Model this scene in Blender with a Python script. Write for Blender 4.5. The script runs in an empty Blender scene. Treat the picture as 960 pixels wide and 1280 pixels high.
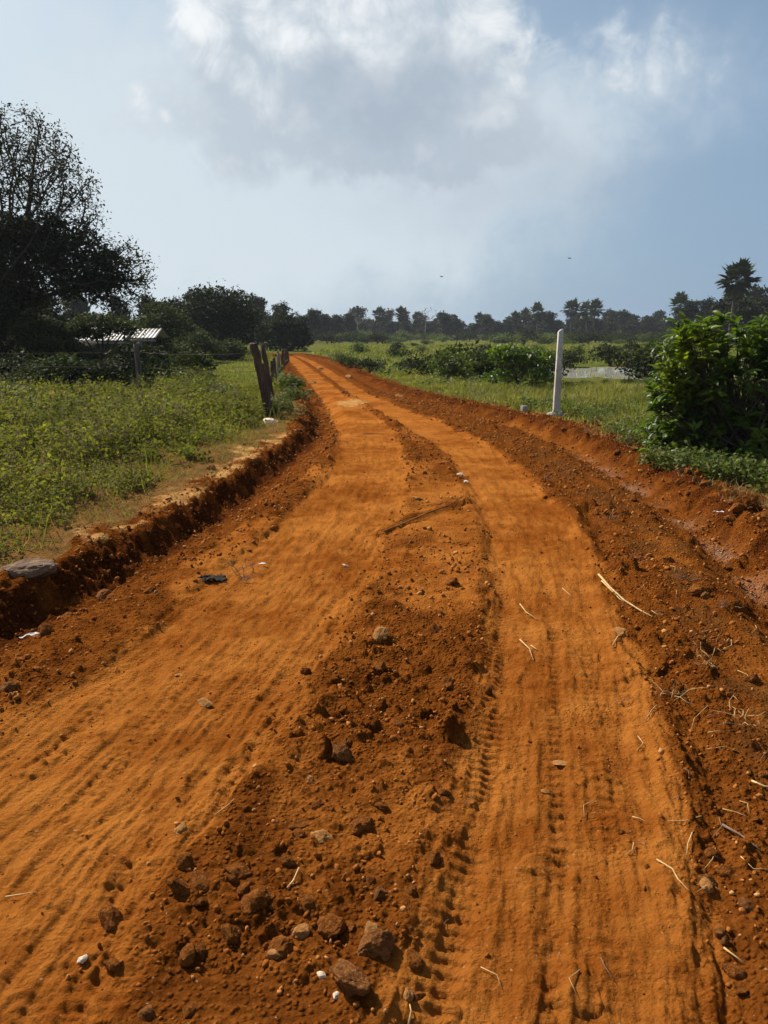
import bpy, math, random
import numpy as np
from mathutils import Vector
R = math.radians
random.seed(7); rng = np.random.default_rng(7)
scene = bpy.context.scene
C = scene.collection

# ------------------------------------------------------------------ camera
EYE = 1.55
PITCH = math.atan(222/960)
cam_d = bpy.data.cameras.new("camera"); cam = bpy.data.objects.new("camera", cam_d); C.objects.link(cam)
cam_d.sensor_fit = 'VERTICAL'; cam_d.sensor_height = 24; cam_d.lens = 18.0
cam_d.clip_start = 0.05; cam_d.clip_end = 6000
cam.location = (0, 0, EYE); cam.rotation_euler = (R(90)-PITCH, 0, 0)
scene.camera = cam

# ------------------------------------------------------------------ sun, sky, exposure
SUN_AZ, SUN_EL = R(-46), R(42)            # left of the road and a little ahead
sun_dir = Vector((math.sin(SUN_AZ)*math.cos(SUN_EL), math.cos(SUN_AZ)*math.cos(SUN_EL), math.sin(SUN_EL)))
sl = bpy.data.lights.new("sun", 'SUN'); sl.energy = 4.8; sl.angle = R(0.6); sl.color = (1.0, 0.93, 0.82)
so = bpy.data.objects.new("sun", sl); C.objects.link(so); so.rotation_euler = sun_dir.to_track_quat('Z', 'Y').to_euler()
scene.view_settings.view_transform = 'Standard'; scene.view_settings.look = 'None'
scene.view_settings.exposure = 0.75; scene.view_settings.gamma = 1.0
scene.render.engine = 'CYCLES'
scene.cycles.use_denoising = True
scene.cycles.max_bounces = 6; scene.cycles.diffuse_bounces = 3; scene.cycles.glossy_bounces = 2
scene.cycles.transmission_bounces = 3; scene.cycles.transparent_max_bounces = 4; scene.cycles.volume_bounces = 0

class NT:
    """tiny helper round a node tree"""
    def __init__(s, tree): s.t = tree; s.n = tree.nodes; s.l = tree.links
    def node(s, typ, **kw):
        nd = s.n.new(typ)
        for k, v in kw.items(): setattr(nd, k, v)
        return nd
    def put(s, sock, v):
        if isinstance(v, bpy.types.NodeSocket): s.l.new(v, sock)
        elif v is not None: sock.default_value = v
    def m(s, op, a, b=None, c=None, clamp=False):
        nd = s.node('ShaderNodeMath', operation=op); nd.use_clamp = clamp
        for i, v in enumerate((a, b, c)):
            if v is not None: s.put(nd.inputs[i], v)
        return nd.outputs[0]
    def mix(s, f, a, b):
        nd = s.node('ShaderNodeMix', data_type='RGBA')
        s.put(nd.inputs[0], f)
        for i, v in ((6, a), (7, b)): s.put(nd.inputs[i], v if isinstance(v, bpy.types.NodeSocket) else (*v, 1))
        return nd.outputs[2]
    def ss(s, v, lo, hi):
        nd = s.node('ShaderNodeMapRange', interpolation_type='SMOOTHSTEP')
        s.put(nd.inputs[0], v); nd.inputs[1].default_value = lo; nd.inputs[2].default_value = hi
        return nd.outputs[0]
    def noise(s, vec, scale, detail=4, rough=.55, dist=0.0):
        nd = s.node('ShaderNodeTexNoise'); s.put(nd.inputs['Vector'], vec)
        nd.inputs['Scale'].default_value = scale; nd.inputs['Detail'].default_value = detail
        nd.inputs['Roughness'].default_value = rough; nd.inputs['Distortion'].default_value = dist
        return nd.outputs[0]
    def attr(s, name): return s.node('ShaderNodeAttribute', attribute_name=name).outputs['Fac']

def pix_dir(px, py):
    u, v = (px-480)/960, (640-py)/960
    return np.array([u, math.cos(PITCH)+v*math.sin(PITCH), v*math.cos(PITCH)-math.sin(PITCH)])
def G(px, py, z=0.0):
    """ground point seen at a place of the photo"""
    d = pix_dir(px, py); t = (z-EYE)/d[2]; return (d[0]*t, d[1]*t)
def W(px, py, Y):
    """point at the depth Y seen at a place of the photo"""
    d = pix_dir(px, py); t = Y/d[1]; return np.array([d[0]*t, Y, EYE+d[2]*t])

world = bpy.data.worlds.new("World"); scene.world = world; world.use_nodes = True
world.cycles.sampling_method = 'NONE'
def build_sky():
    T = NT(world.node_tree); T.n.clear()
    out = T.node('ShaderNodeOutputWorld'); bg = T.node('ShaderNodeBackground')
    T.l.new(bg.outputs[0], out.inputs[0])
    sky = T.node('ShaderNodeTexSky', sky_type='NISHITA')
    sky.sun_disc = False; sky.sun_elevation = SUN_EL; sky.sun_rotation = SUN_AZ
    sky.altitude = 20; sky.air_density = 1.2; sky.dust_density = 2.2; sky.ozone_density = 1.0
    tc = T.node('ShaderNodeTexCoord').outputs['Generated']
    nrm = T.node('ShaderNodeVectorMath', operation='NORMALIZE'); T.l.new(tc, nrm.inputs[0]); tc = nrm.outputs[0]
    sep = T.node('ShaderNodeSeparateXYZ'); T.l.new(tc, sep.inputs[0])
    az0 = T.m('ARCTAN2', sep.outputs[0], sep.outputs[1]); el0 = T.m('ARCSINE', sep.outputs[2])
    # warp the sky coordinates with noise so that the cloud edges billow
    w1 = T.noise(tc, 9, 4, .62); w2n = T.node('ShaderNodeVectorMath', operation='ADD'); T.l.new(tc, w2n.inputs[0]); w2n.inputs[1].default_value = (7.3, 2.1, 5.5)
    w2 = T.noise(w2n.outputs[0], 9, 4, .62)
    az = T.m('ADD', az0, T.m('MULTIPLY', T.m('SUBTRACT', w1, .5), .16))
    el = T.m('ADD', el0, T.m('MULTIPLY', T.m('SUBTRACT', w2, .5), .13))
    def blob(px, py, sx, sy, amp):
        d = pix_dir(px, py); a = math.atan2(d[0], d[1]); e = math.asin(d[2]/np.linalg.norm(d))
        X = T.m('DIVIDE', T.m('SUBTRACT', az, a), sx/960); Y = T.m('DIVIDE', T.m('SUBTRACT', el, e), sy/960)
        q = T.m('ADD', T.m('MULTIPLY', X, X), T.m('MULTIPLY', Y, Y))
        return T.m('MULTIPLY', T.m('EXPONENT', T.m('MULTIPLY', q, -1.0)), amp)
    def total(bl):
        s = bl[0]
        for b in bl[1:]: s = T.m('ADD', s, b)
        return s
    skyc = T.node('ShaderNodeVectorMath', operation='SCALE'); T.l.new(sky.outputs[0], skyc.inputs[0]); skyc.inputs['Scale'].default_value = SKY_STR
    col = skyc.outputs[0]
    # moist air: a pale veil that is thicker towards the horizon and towards the sun
    veil = T.m('MULTIPLY', T.m('SUBTRACT', 1.0, T.ss(el0, 0.0, .75)), .80)
    side = T.ss(az0, -.55, .55)
    vcol = T.mix(side, (.48, .63, .725), (.225, .355, .53))
    col = T.mix(veil, col, vcol)
    # high soft veil of cloud, brighter towards the left
    n_big = T.noise(tc, 4.5, 3, .6); n_det = T.noise(tc, 16, 6, .64, .5)
    soft = total([blob(280, 230, 260, 170, 1.15), blob(560, 230, 200, 80, .35), blob(150, 190, 130, 90, .35), blob(640, 160, 90, 60, .55), blob(800, 110, 150, 60, .50), blob(470, 260, 260, 110, .35)])
    sm = T.ss(T.m('MULTIPLY', soft, T.m('ADD', .25, T.m('ADD', T.m('MULTIPLY', n_big, .5), T.m('MULTIPLY', n_det, 1.3)))), .12, 1.25)
    col = T.mix(T.m('MULTIPLY', sm, .85), col, (.62, .69, .745))
    # heaped cloud with firmer, billowing edges
    vo = T.node('ShaderNodeTexVoronoi', feature='F1'); T.l.new(tc, vo.inputs['Vector']); vo.inputs['Scale'].default_value = 11; vo.inputs['Detail'].default_value = 2.0; vo.inputs['Roughness'].default_value = .6; vo.inputs['Lacunarity'].default_value = 2.3
    puff = T.m('SUBTRACT', 1.0, vo.outputs['Distance'])
    lump = T.m('ADD', T.m('MULTIPLY', T.m('SUBTRACT', puff, .5), .55), T.m('MULTIPLY', T.m('SUBTRACT', n_det, .5), 1.5))
    heap = total([blob(420, -50, 260, 45, .9), blob(285, 45, 65, 60, 1.0), blob(390, 60, 90, 75, 1.1), blob(560, 40, 85, 60, 1.15), blob(490, 100, 110, 70, .9), blob(610, 160, 65, 50, .80), blob(720, 85, 80, 50, .58), blob(810, 130, 60, 60, .42), blob(880, 90, 55, 55, .40), blob(470, 170, 150, 60, .6), blob(160, 120, 70, 50, .42), blob(250, 170, 110, 70, .42), blob(360, 200, 130, 60, .34), blob(680, 190, 90, 40, .34)])
    away = T.m('MULTIPLY', T.ss(T.m('ABSOLUTE', az0), .62, 1.1), T.ss(n_big, .42, .60))
    D = T.m('ADD', T.m('ADD', heap, away), T.m('MULTIPLY', lump, .62))
    hm = T.ss(D, .36, .90)
    lit = T.ss(T.m('ADD', T.m('MULTIPLY', lump, 1.3), T.m('MULTIPLY', T.m('SUBTRACT', T.ss(el0, .16, .34), .5), .7)), -.50, .55)
    ccol = T.mix(lit, (.46, .53, .60), (.86, .88, .89))
    col = T.mix(T.m('MULTIPLY', hm, T.m('SUBTRACT', .88, T.m('MULTIPLY', T.ss(az0, .12, .3), .38))), col, ccol)
    dark = total([blob(480, 135, 120, 55, 1.0), blob(565, 80, 60, 40, .45), blob(400, 95, 50, 26, .35), blob(600, 250, 230, 60, .45), blob(770, 190, 130, 50, .4)])
    dm = T.ss(T.m('MULTIPLY', dark, T.m('ADD', .45, T.m('MULTIPLY', n_det, 1.1))), .10, 1.15)
    col = T.mix(T.m('MULTIPLY', dm, .68), col, (.315, .385, .48))
    T.l.new(col, bg.inputs[0]); bg.inputs[1].default_value = .66
SKY_STR = 0.085
build_sky()

# ------------------------------------------------------------------ object helpers
def tag(o, label=None, cat=None, group=None, kind=None):
    for k, v in (('label', label), ('category', cat), ('group', group), ('kind', kind)):
        if v: o[k] = v
    return o
def mesh_np(name, V, loops, sizes, mat, attrs=None, smooth=True):
    me = bpy.data.meshes.new(name)
    V = np.asarray(V, np.float32); loops = np.asarray(loops, np.int32).ravel(); sizes = np.asarray(sizes, np.int32).ravel()
    me.vertices.add(len(V)); me.vertices.foreach_set('co', V.ravel())
    me.loops.add(len(loops)); me.loops.foreach_set('vertex_index', loops)
    me.polygons.add(len(sizes)); starts = np.concatenate([[0], np.cumsum(sizes)[:-1]]).astype(np.int32)
    me.polygons.foreach_set('loop_start', starts); me.polygons.foreach_set('loop_total', sizes)
    if smooth: me.polygons.foreach_set('use_smooth', np.ones(len(sizes), bool))
    for k, a in (attrs or {}).items():
        at = me.attributes.new(k, 'FLOAT', 'POINT'); at.data.foreach_set('value', np.asarray(a, np.float32))
    me.update(calc_edges=True); me.validate(verbose=False)
    if mat: me.materials.append(mat)
    return me
def link(name, me, parent=None, loc=None):
    o = bpy.data.objects.new(name, me); C.objects.link(o)
    if parent: o.parent = parent
    if loc is not None: o.location = loc
    return o
def empty(name, loc=(0, 0, 0), rz=0):
    o = bpy.data.objects.new(name, None); C.objects.link(o); o.location = loc; o.rotation_euler = (0, 0, rz); o.empty_display_size = .2
    return o
def copy_tree(o, parent=None):
    c = o.copy(); C.objects.link(c)
    if parent: c.parent = parent
    for ch in [k for k in o.children]: copy_tree(ch, c)
    return c
class MB:
    """collects template shapes into one mesh"""
    def __init__(s): s.V = []; s.L = []; s.S = []; s.A = []; s.n = 0
    def add(s, V, loops, sizes, a=None):
        V = np.asarray(V, float).reshape(-1, 3); s.V.append(V); s.L.append(np.asarray(loops).ravel()+s.n); s.S.append(np.asarray(sizes).ravel())
        s.A.append(np.full(len(V), .5) if a is None else np.broadcast_to(a, len(V)).astype(float)); s.n += len(V)
    def inst(s, tv, tf, P, A, B, N, rnd=None):
        """copies of a template (tv: along, side, up) with axes A, B, N at P"""
        P, A, B, N = [np.asarray(q, float).reshape(-1, 3) for q in (P, A, B, N)]; n = len(P); k = len(tv); tv = np.asarray(tv, float)
        V = (P[:, None] + A[:, None]*tv[None, :, :1] + B[:, None]*tv[None, :, 1:2] + N[:, None]*tv[None, :, 2:3]).reshape(-1, 3)
        L = np.concatenate([np.asarray(f) for f in tf]); S = np.array([len(f) for f in tf])
        LL = (L[None] + (np.arange(n)*k)[:, None]).ravel(); SS = np.tile(S, n)
        r = rng.random(n) if rnd is None else rnd
        s.add(V, LL, SS, np.repeat(r, k))
    def mesh(s, name, mat, smooth=True):
        return mesh_np(name, np.concatenate(s.V), np.concatenate(s.L), np.concatenate(s.S), mat, {'rnd': np.concatenate(s.A)}, smooth)
def unit(v): v = np.asarray(v, float); return v/np.maximum(np.linalg.norm(v, axis=-1, keepdims=True), 1e-9)
def rdir(n, zscale=1.0):
    v = rng.normal(size=(n, 3)); v[:, 2] *= zscale; return unit(v)
def frames(A):
    """two axes at right angles to the directions A, turned at random"""
    q = rng.normal(size=A.shape); B = unit(np.cross(A, q)); return B, np.cross(A, B)
def frusta(mb, P0, P1, r0, r1, k=5, rnd=None):
    P0, P1 = np.asarray(P0, float).reshape(-1, 3), np.asarray(P1, float).reshape(-1, 3); n = len(P0)
    r0, r1 = np.broadcast_to(r0, n), np.broadcast_to(r1, n)
    A = unit(P1-P0); ref = np.where(np.abs(A[:, 2:3]) > .9, [[1., 0, 0]], [[0, 0, 1.]]); B = unit(np.cross(A, ref)); N = np.cross(A, B)
    th = np.arange(k)*2*np.pi/k; c, s_ = np.cos(th)[None, :, None], np.sin(th)[None, :, None]
    ring = B[:, None]*c + N[:, None]*s_
    V = np.concatenate([P0[:, None]+ring*r0[:, None, None], P1[:, None]+ring*r1[:, None, None]], 1).reshape(-1, 3)
    f = [];
    for i in range(k): j = (i+1) % k; f.append((i, j, k+j, k+i))
    f.append(tuple(range(k))[::-1]); f.append(tuple(range(k, 2*k)))
    L = np.concatenate([np.array(q) for q in f]); S = np.array([len(q) for q in f])
    mb.add(V, (L[None]+(np.arange(n)*2*k)[:, None]).ravel(), np.tile(S, n), np.repeat(rng.random(n) if rnd is None else rnd, 2*k))
def tube(mb, pts, rad, k=8, wob=0.0, rnd=.5, caps=True):
    """one continuous tube along points"""
    pts = np.asarray(pts, float); n = len(pts); rad = np.broadcast_to(rad, n)
    T = unit(np.gradient(pts, axis=0)); B = unit(np.cross(T, np.where(np.abs(T[:, 2:3]) > .9, [[1., .1, 0]], [[0, 0, 1.]]))); N = np.cross(T, B)
    th = np.arange(k)*2*np.pi/k
    rr = rad[:, None]*(1+wob*rng.normal(size=(n, k))*.5+wob*rng.normal(size=(1, k)))
    V = (pts[:, None] + (B[:, None]*np.cos(th)[None, :, None]+N[:, None]*np.sin(th)[None, :, None])*rr[..., None]).reshape(-1, 3)
    L = [];
    for i in range(n-1):
        for j in range(k): q = (j+1) % k; L += [i*k+j, i*k+q, (i+1)*k+q, (i+1)*k+j]
    S = [4]*((n-1)*k)
    if caps: L += list(range(k))[::-1] + list(range((n-1)*k, n*k)); S += [k, k]
    mb.add(V, L, S, rnd)

# ------------------------------------------------------------------ noise on arrays
def _h(ix, iy, seed):
    h = (ix.astype(np.int64)*374761393 + iy.astype(np.int64)*668265263 + seed*974634777) & 0xffffffff
    h = ((h ^ (h >> 13))*1274126177) & 0xffffffff
    return (h ^ (h >> 16)) & 0xffffffff
def hf(ix, iy, seed): return _h(ix, iy, seed)/4294967295.0
_ga = np.arange(256)*2*np.pi/256; _gx, _gy = np.cos(_ga), np.sin(_ga)
def gn(x, y, seed=0):
    xi, yi = np.floor(x), np.floor(y); fx, fy = x-xi, y-yi; xi = xi.astype(np.int64); yi = yi.astype(np.int64)
    u, v = fx*fx*fx*(fx*(fx*6-15)+10), fy*fy*fy*(fy*(fy*6-15)+10)
    def g(a, b): h = _h(xi+a, yi+b, seed) & 255; return _gx[h]*(fx-a)+_gy[h]*(fy-b)
    a, b, c, d = g(0, 0), g(1, 0), g(0, 1), g(1, 1)
    return ((a+(b-a)*u)*(1-v)+(c+(d-c)*u)*v)*1.5
def fbm(x, y, oc=4, seed=0, gain=.5):
    s = 0; a = 1.0; t = 0
    for i in range(oc): s = s+a*gn(x*2**i+i*17.3, y*2**i-i*9.1, seed+i); t += a; a *= gain
    return s/t
def clods(x, y, cell, seed, dens=.6):
    """rounded lumps of many sizes, scattered one to a cell"""
    X, Y = x/cell, y/cell; X = X+.28*gn(X*1.7, Y*1.7, seed+5); Y = Y+.28*gn(X*1.7+9, Y*1.7, seed+6)
    xi, yi = np.floor(X).astype(np.int64), np.floor(Y).astype(np.int64); out = np.zeros_like(x)
    for a in (-1, 0, 1):
        for b in (-1, 0, 1):
            cx, cy = xi+a, yi+b
            px, py = cx+hf(cx, cy, seed), cy+hf(cx, cy, seed+1); r = .14+.46*hf(cx, cy, seed+2)**2
            on = hf(cx, cy, seed+3) < dens
            dx, dy = X-px, Y-py; q = 1-(dx*dx+dy*dy)/(r*r)
            cut = r*(.35+.45*hf(cx, cy, seed+7))+(hf(cx, cy, seed+8)-.5)*1.3*dx+(hf(cx, cy, seed+9)-.5)*1.3*dy
            out = np.maximum(out, np.where(on & (q > 0), np.minimum(r*np.sqrt(np.maximum(q, 0)), np.maximum(cut, 0)), 0))
    return out*cell
def sst(v, lo, hi): t = np.clip((v-lo)/(hi-lo), 0, 1); return t*t*(3-2*t)
def smooth_line(pts, n=4):
    P = np.array([G(*p) for p in pts]); P = np.vstack([2*P[0]-P[1], P, 2*P[-1]-P[-2]]); out = []
    for i in range(1, len(P)-2):
        for t in np.arange(n)/n:
            a, b, c, d = P[i-1:i+3]; out.append(.5*((2*b)+(c-a)*t+(2*a-5*b+4*c-d)*t*t+(3*b-a-3*c+d)*t**3))
    out.append(P[-2]); return np.array(out)
def lined(x, y, P):
    """distance across (right of the line is positive) and distance along a line"""
    best = np.full(x.shape, 1e9); sd = np.zeros(x.shape); ss_ = np.zeros(x.shape); acc = 0.0
    for i in range(len(P)-1):
        ax, ay = P[i]; dx, dy = P[i+1]-P[i]; L = math.hypot(dx, dy)
        if L < 1e-6: continue
        t = ((x-ax)*dx+(y-ay)*dy)/(L*L)
        tc = np.clip(t, 0, 1)
        qx, qy = x-ax-tc*dx, y-ay-tc*dy; d = qx*qx+qy*qy; m = d < best
        sg = np.where(((x-ax)*dy-(y-ay)*dx) >= 0, 1.0, -1.0)
        best = np.where(m, d, best); sd = np.where(m, sg*np.sqrt(d), sd); ss_ = np.where(m, acc+tc*L, ss_); acc += L
    return sd, ss_

# lines of the road, laid out on the ground
LT = smooth_line([(-420, 1500), (-190, 1240), (0, 1050), (100, 962), (200, 868), (300, 772), (380, 690), (440, 618), (463, 570), (455, 535), (432, 508), (407, 486), (386, 466), (371, 453), (360, 446), (340, 441)])
RT = smooth_line([(650, 2200), (690, 1500), (703, 1280), (712, 1150), (714, 1000), (708, 880), (697, 780), (680, 700), (652, 640), (615, 590), (572, 553), (520, 526), (475, 505), (445, 489), (420, 472), (400, 459), (384, 450), (366, 444), (345, 440)])
LD = smooth_line([(-900, 1250), (-400, 960), (-150, 838), (0, 768), (80, 731), (150, 695), (210, 662), (270, 628), (330, 588), (370, 558), (396, 532), (398, 510), (385, 490), (373, 474), (364, 458), (352, 448), (330, 443)])
RD = smooth_line([(2000, 1900), (1400, 1180), (1150, 920), (1040, 800), (960, 722), (905, 672), (850, 633), (790, 594), (745, 569), (700, 548), (640, 527), (560, 506), (500, 492), (466, 480), (440, 467), (420, 456), (395, 447), (360, 441)])
FU = smooth_line([(735, 640), (770, 720), (805, 800), (850, 880), (885, 960), (900, 1080), (915, 1180), (930, 1290), (960, 1600)])
T3 = smooth_line([(600, 518), (660, 532), (720, 560), (775, 610), (850, 690), (930, 790), (1010, 910), (1100, 1060), (1300, 1400)])
RG = smooth_line([(478, 660), (520, 643), (555, 632), (582, 625)])
ARC = smooth_line([(20, 1262), (120, 1252), (230, 1256), (330, 1262), (420, 1282)])
POND = [(12.6, 33.5, 5.2, 5.2), (19.5, 31, 5.5, 4.5), (7.6, 31.0, 1.8, 1.6), (26, 34, 6, 5)]   # x, y, half sizes
POND_Z = -.05

def terrain(x, y):
    x = np.asarray(x, float); y = np.asarray(y, float)
    r = np.hypot(x, y); n = x.size
    w = fbm(x*1.6, y*1.6, 4, 11)
    w2 = fbm(x*.5, y*.5, 3, 21)
    fw = fbm(x*5, y*5, 3, 31)
    dl, sl_ = lined(x, y, LT); dr, sr = lined(x, y, RT); dd, _ = lined(x, y, LD); dg, sg_ = lined(x, y, RD); df, _ = lined(x, y, FU); d3, s3 = lined(x, y, T3)
    near = 1-sst(y, 55, 75)
    infield_l = dd < 0; 
    # broad forms
    z = .03*fbm(x*.35, y*.35, 3, 41)*sst(r, 2, 8) + .25*fbm(x*.03, y*.03, 3, 42)*sst(r, 25, 90)
    fl = sst(-dd-.10*fw-.05*fbm(x*14, y*14, 2, 33), .0+.10*w, .30+.14*w)          # the left field behind its ragged lip
    dep = .13*(1-sst(y, 14, 26))+.05
    z = z + near*np.where(dd < 0, -dep+(dep+.03+.05*w)*fl, -dep*(1-sst(dd, .0, .62+.15*w)))
    fr = sst(dg, .75, 1.5+.4*w2)
    gd = .15*(.6+.4*sst(-y, -14, -6))
    z = z + near*np.where(dg < 0, -gd*(1-sst(-dg, 0, .45)), -gd+(gd+.09*(1-.5*sst(y, 12, 20))+.05*w+.05*fw)*sst(dg+.08*fw, .03, .36+.12*w)-.06*sst(dg, .4, 1.1))
    # pond basin
    pm = np.zeros_like(x)
    for cx, cy, ax, ay in POND: pm = np.maximum(pm, 1-sst(np.hypot((x-cx)/ax, (y-cy)/ay)+.25*w2+.10*w, .75, 1.3))
    z = z*(1-pm)-.42*pm
    ring = sst(pm, .01, .12)
    # wheel tracks
    stl = fbm(sl_*1.7+.4*w, dl*11+1.2*w, 4, 36)+.5*fbm(sl_*5, dl*30, 2, 38); str_ = fbm(sr*1.7+.4*w, dr*11+1.2*w, 4, 37)+.5*fbm(sr*5, dr*30, 2, 39)
    dli = np.where(dl > 0, dl*(.76+.24*sst(y, 5, 9.5)), -dl)
    mL = (1-sst(dli+.06*w+.03*fw+.10*stl, .34*(1-.25*sst(y, 13, 20)), .56*(1-.25*sst(y, 13, 20))))*near; mR = (1-sst(np.abs(dr)+.05*w+.03*fw+.10*str_, .28*(1-.3*sst(y, 13, 20)), .50*(1-.3*sst(y, 13, 20))))*near
    m3 = (1-sst(np.abs(d3)+.09*w, .12, .34))*near*(.35+.65*sst(w2, -.3, .2))
    gx, gy = G(540, 630); cross = np.exp(-(((x-gx)/.95)**2+((y-gy)/1.9)**2)*1.0)*sst(dl, .1, .5)*(.8+.5*w)
    gx, gy = G(447, 502); merge = np.exp(-(((x-gx)/1.0)**2+((y-gy)/2.6)**2))
    gx, gy = G(440, 503); pale = np.exp(-(((x-gx)/.55)**2+((y-gy)/1.3)**2))
    track = np.clip(np.maximum(np.maximum(mL, mR), np.maximum(m3*.5, np.maximum(cross*.85, merge*.8))), 0, 1)
    road = sst(dd, .05, .4)*sst(-dg, -.1, .25)*near
    veg = np.where(dd < 0, sst(-dd, .3+.1*w, .6+.4*w+.2*w2), 0)
    veg = np.maximum(veg, np.where(dg > 0, sst(dg, .60+.3*w, 1.15+.5*w), 0)); veg = np.maximum(veg, 1-near)*(1-ring)
    sand = np.where(dd < 0, sst(-dd, .16, .34)*(1-sst(-dd, .35+.30*w, .85+.5*w+.3*w2)), 0)*near*sst(y+.5*w, 3.6, 7)*(1-sst(y, 11, 14))*(.55+.6*sst(fbm(x*1.7, y*1.7, 2, 34), -.2, .2))
    sand = np.maximum(sand, pale*.9)
    loose = np.clip(1-track, 0, 1)*(1-veg)*near
    track = np.clip(track*(1+.0*w)+(mL*stl*.42+mR*str_*.36)-.10*w2*track, 0, 1)
    track = np.clip(track+(.50+.3*sst(y, 3.5, 5)*(1-sst(y, 8.5, 10)))*loose*sst(fbm(x*1.5+4, y*1.1, 4, 45), -.18, .28)*sst(-dg, .9, 1.4)*(dd > .5)-.45*sst(y, 17, 24)*(w+.45)-.30*track*sst(fbm(x*2.3, y*1.6, 4, 56), .05, .4), 0, 1)
    z = z+(.017*stl*mL+.014*str_*mR)*(1-sst(r, 14, 24))
    z = z-.022*mL-.020*mR-.010*m3
    z = z+(.014+.012*fw)*np.exp(-((dli-.50)/.08)**2)*near+(.018+.012*fw)*np.exp(-((np.abs(dr)-.45)/.07)**2)*near
    lod = 1-sst(r, 14, 24); lod2 = 1-sst(r, 6, 10)
    # tyre grooves along the tracks and the lugs pressed across them
    pat = .12+.88*sst(fbm(x*1.3, y*1.3, 3, 51), -.15, .35)
    wl = dl+.06*fbm(sl_*.6, dl*2, 3, 52)
    gl = np.sin(wl*2*np.pi/.098)*.5+.35*np.sin(wl*2*np.pi/.041+1)
    z = z+.0075*gl*mL*pat*(1-sst(r, 12, 20))
    wr = dr+.06*fbm(sr*.6, dr*2, 3, 53)
    gr = np.sin(wr*2*np.pi/.13+.6)*.5+.35*np.sin(wr*2*np.pi/.045)
    z = z+.0045*gr*mR*pat*(1-sst(r, 12, 20))
    for off, wd, amp, per, dv, sv, mk, sdn in ((-.31, .055, .016, .052, wr, sr, mR, 61), (-.03, .035, .013, .06, wr, sr, mR, 62), (.15, .08, .010, .055, wr, sr, mR, 63), (.30, .06, .009, .07, wr, sr, mR, 68), (-.17, .07, .006, .06, wr, sr, mR, 69),
                                  (-.20, .06, .008, .06, wl, sl_, mL, 64), (.08, .07, .007, .05, wl, sl_, mL, 65), (.46, .045, .010, .085, wl, sl_, mL, 66), (.55, .04, .011, .079, wl, sl_, mL, 67), (.34, .06, .006, .06, wl, sl_, mL, 70)):
        e = np.exp(-((dv-off)/wd)**2); ch = np.sin(2*np.pi*(sv/per+np.abs(dv-off)/wd*.22))
        pk = sst(fbm(sv*1.3+sdn, dv*1.5, 3, sdn), -.30, .15)
        z = z-(amp*(.5+.8*sst(ch, -.3, .5)))*e*np.clip(mk+.3, 0, 1)*pk*lod2*near*(y > .2)
    # dark furrow right of the right track, small ridges, arcs close by
    ff = np.exp(-(df/.075)**2)*near*sst(y, .3, .8)*(1-sst(y, 7.5, 9)); z = z-.035*ff*(1+fw)+.02*np.exp(-((df-.14)/.07)**2)*near*(1-sst(y, 7.5, 9))
    loose = np.maximum(loose, ff*.8)
    da, _ = lined(x, y, RG); z = z+.03*np.exp(-(da/.05)**2)-.025*np.exp(-((da-.10)/.05)**2)
    da, sa = lined(x, y, ARC); am = (1-sst(np.abs(da), .07, .10)); z = z+.0045*np.sin(da*2*np.pi/.038+1.5*fw)*am*lod2*(.4+.6*pat); loose = loose*(1-.8*am)
    # loose earth: heaps, clods, crumbs
    lp = loose*(1-.55*track)*(.45+.55*sst(fbm(x*.8, y*.8, 2, 71), -.3, .3))*(1-.6*cross)
    z = z+lp*.045*fbm(x*2.4, y*2.4, 3, 72)*lod+loose*.020*fbm(x*9, y*9, 4, 73)*lod+loose*.008*fbm(x*33, y*33, 2, 74)*lod2
    bank = np.exp(-((dd+.15)/.22)**2)*near*lod; z = z+bank*(.05*fbm(x*6, y*6, 3, 78)+.03*fbm(x*19, y*19, 2, 79))
    m = (loose > .02) & (r < 26)
    if m.any():
        xm, ym, lm = x[m], y[m], lp[m]; rm = r[m]
        c = .62*clods(xm, ym, .21, 81, .35)*(.5+.5*lm)+.72*clods(xm, ym, .10, 85, .55)+.75*clods(xm+3, ym, .055, 89, .62)*(1-sst(rm, 9, 14))+.7*clods(xm, ym+5, .026, 93, .6)*(1-sst(rm, 4, 6))
        z[m] += c*np.clip(lm*1.25, 0, 1)
    m = (r < 9) & (track > .05)
    if m.any():
        xm, ym = x[m], y[m]
        z[m] += track[m]*(.35*clods(xm, ym, .12, 97, .14)+.5*clods(xm, ym, .035, 99, .35)+.0030*fbm(xm*26, ym*26, 3, 98)+.010*fbm(xm*6, ym*6, 3, 96)+.012*fbm(xm*2.2, ym*2.2, 2, 95))
    z = z+veg*(.035*fbm(x*1.3, y*1.3, 3, 75)+.012*fbm(x*7, y*7, 2, 76))*lod
    wet = np.exp(-((dg+.02)/.10)**2)*sst(fbm(sg_*1.1, dg*0+3, 2, 77), -.12, .1)*near*sst(y, 4.2, 5)*(1-sst(y, 9, 11.5))
    damp_shade = np.exp(-((dd+.10+.08*w)/.26)**2)*sst(fbm(x*3, y*3, 3, 48), -.55, .1)*near*(1-.5*sst(y, 14, 22))  # left ditch bank: moist soil darkened further, its shade put into the colour
    damp_shade = np.maximum(damp_shade, .95*np.exp(-((dg-.38)/.30)**2)*near*sst(fbm(x*3, y*3, 3, 49), -.5, .2))
    duff = sst(dr, .45, .75)*sst(-dg, .05, .35)*near*(1-sst(y, 12, 15))*sst(fbm(x*2.6, y*2.6, 4, 46), -.25, .25)
    duff = np.maximum(duff, np.where(dg > 0, sst(dg, .35, .6)*(1-sst(dg, 1.0, 1.6)), 0)*.8*near*sst(fw, -.5, .2))
    return z, dict(track=track, veg=veg, sand=sand, loose=loose, wet=wet, duff=duff, damp_shade=damp_shade*(1-sand), pale=pale, pond=pm, dd=dd, dg=dg, dl=dl, dr=dr)
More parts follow.
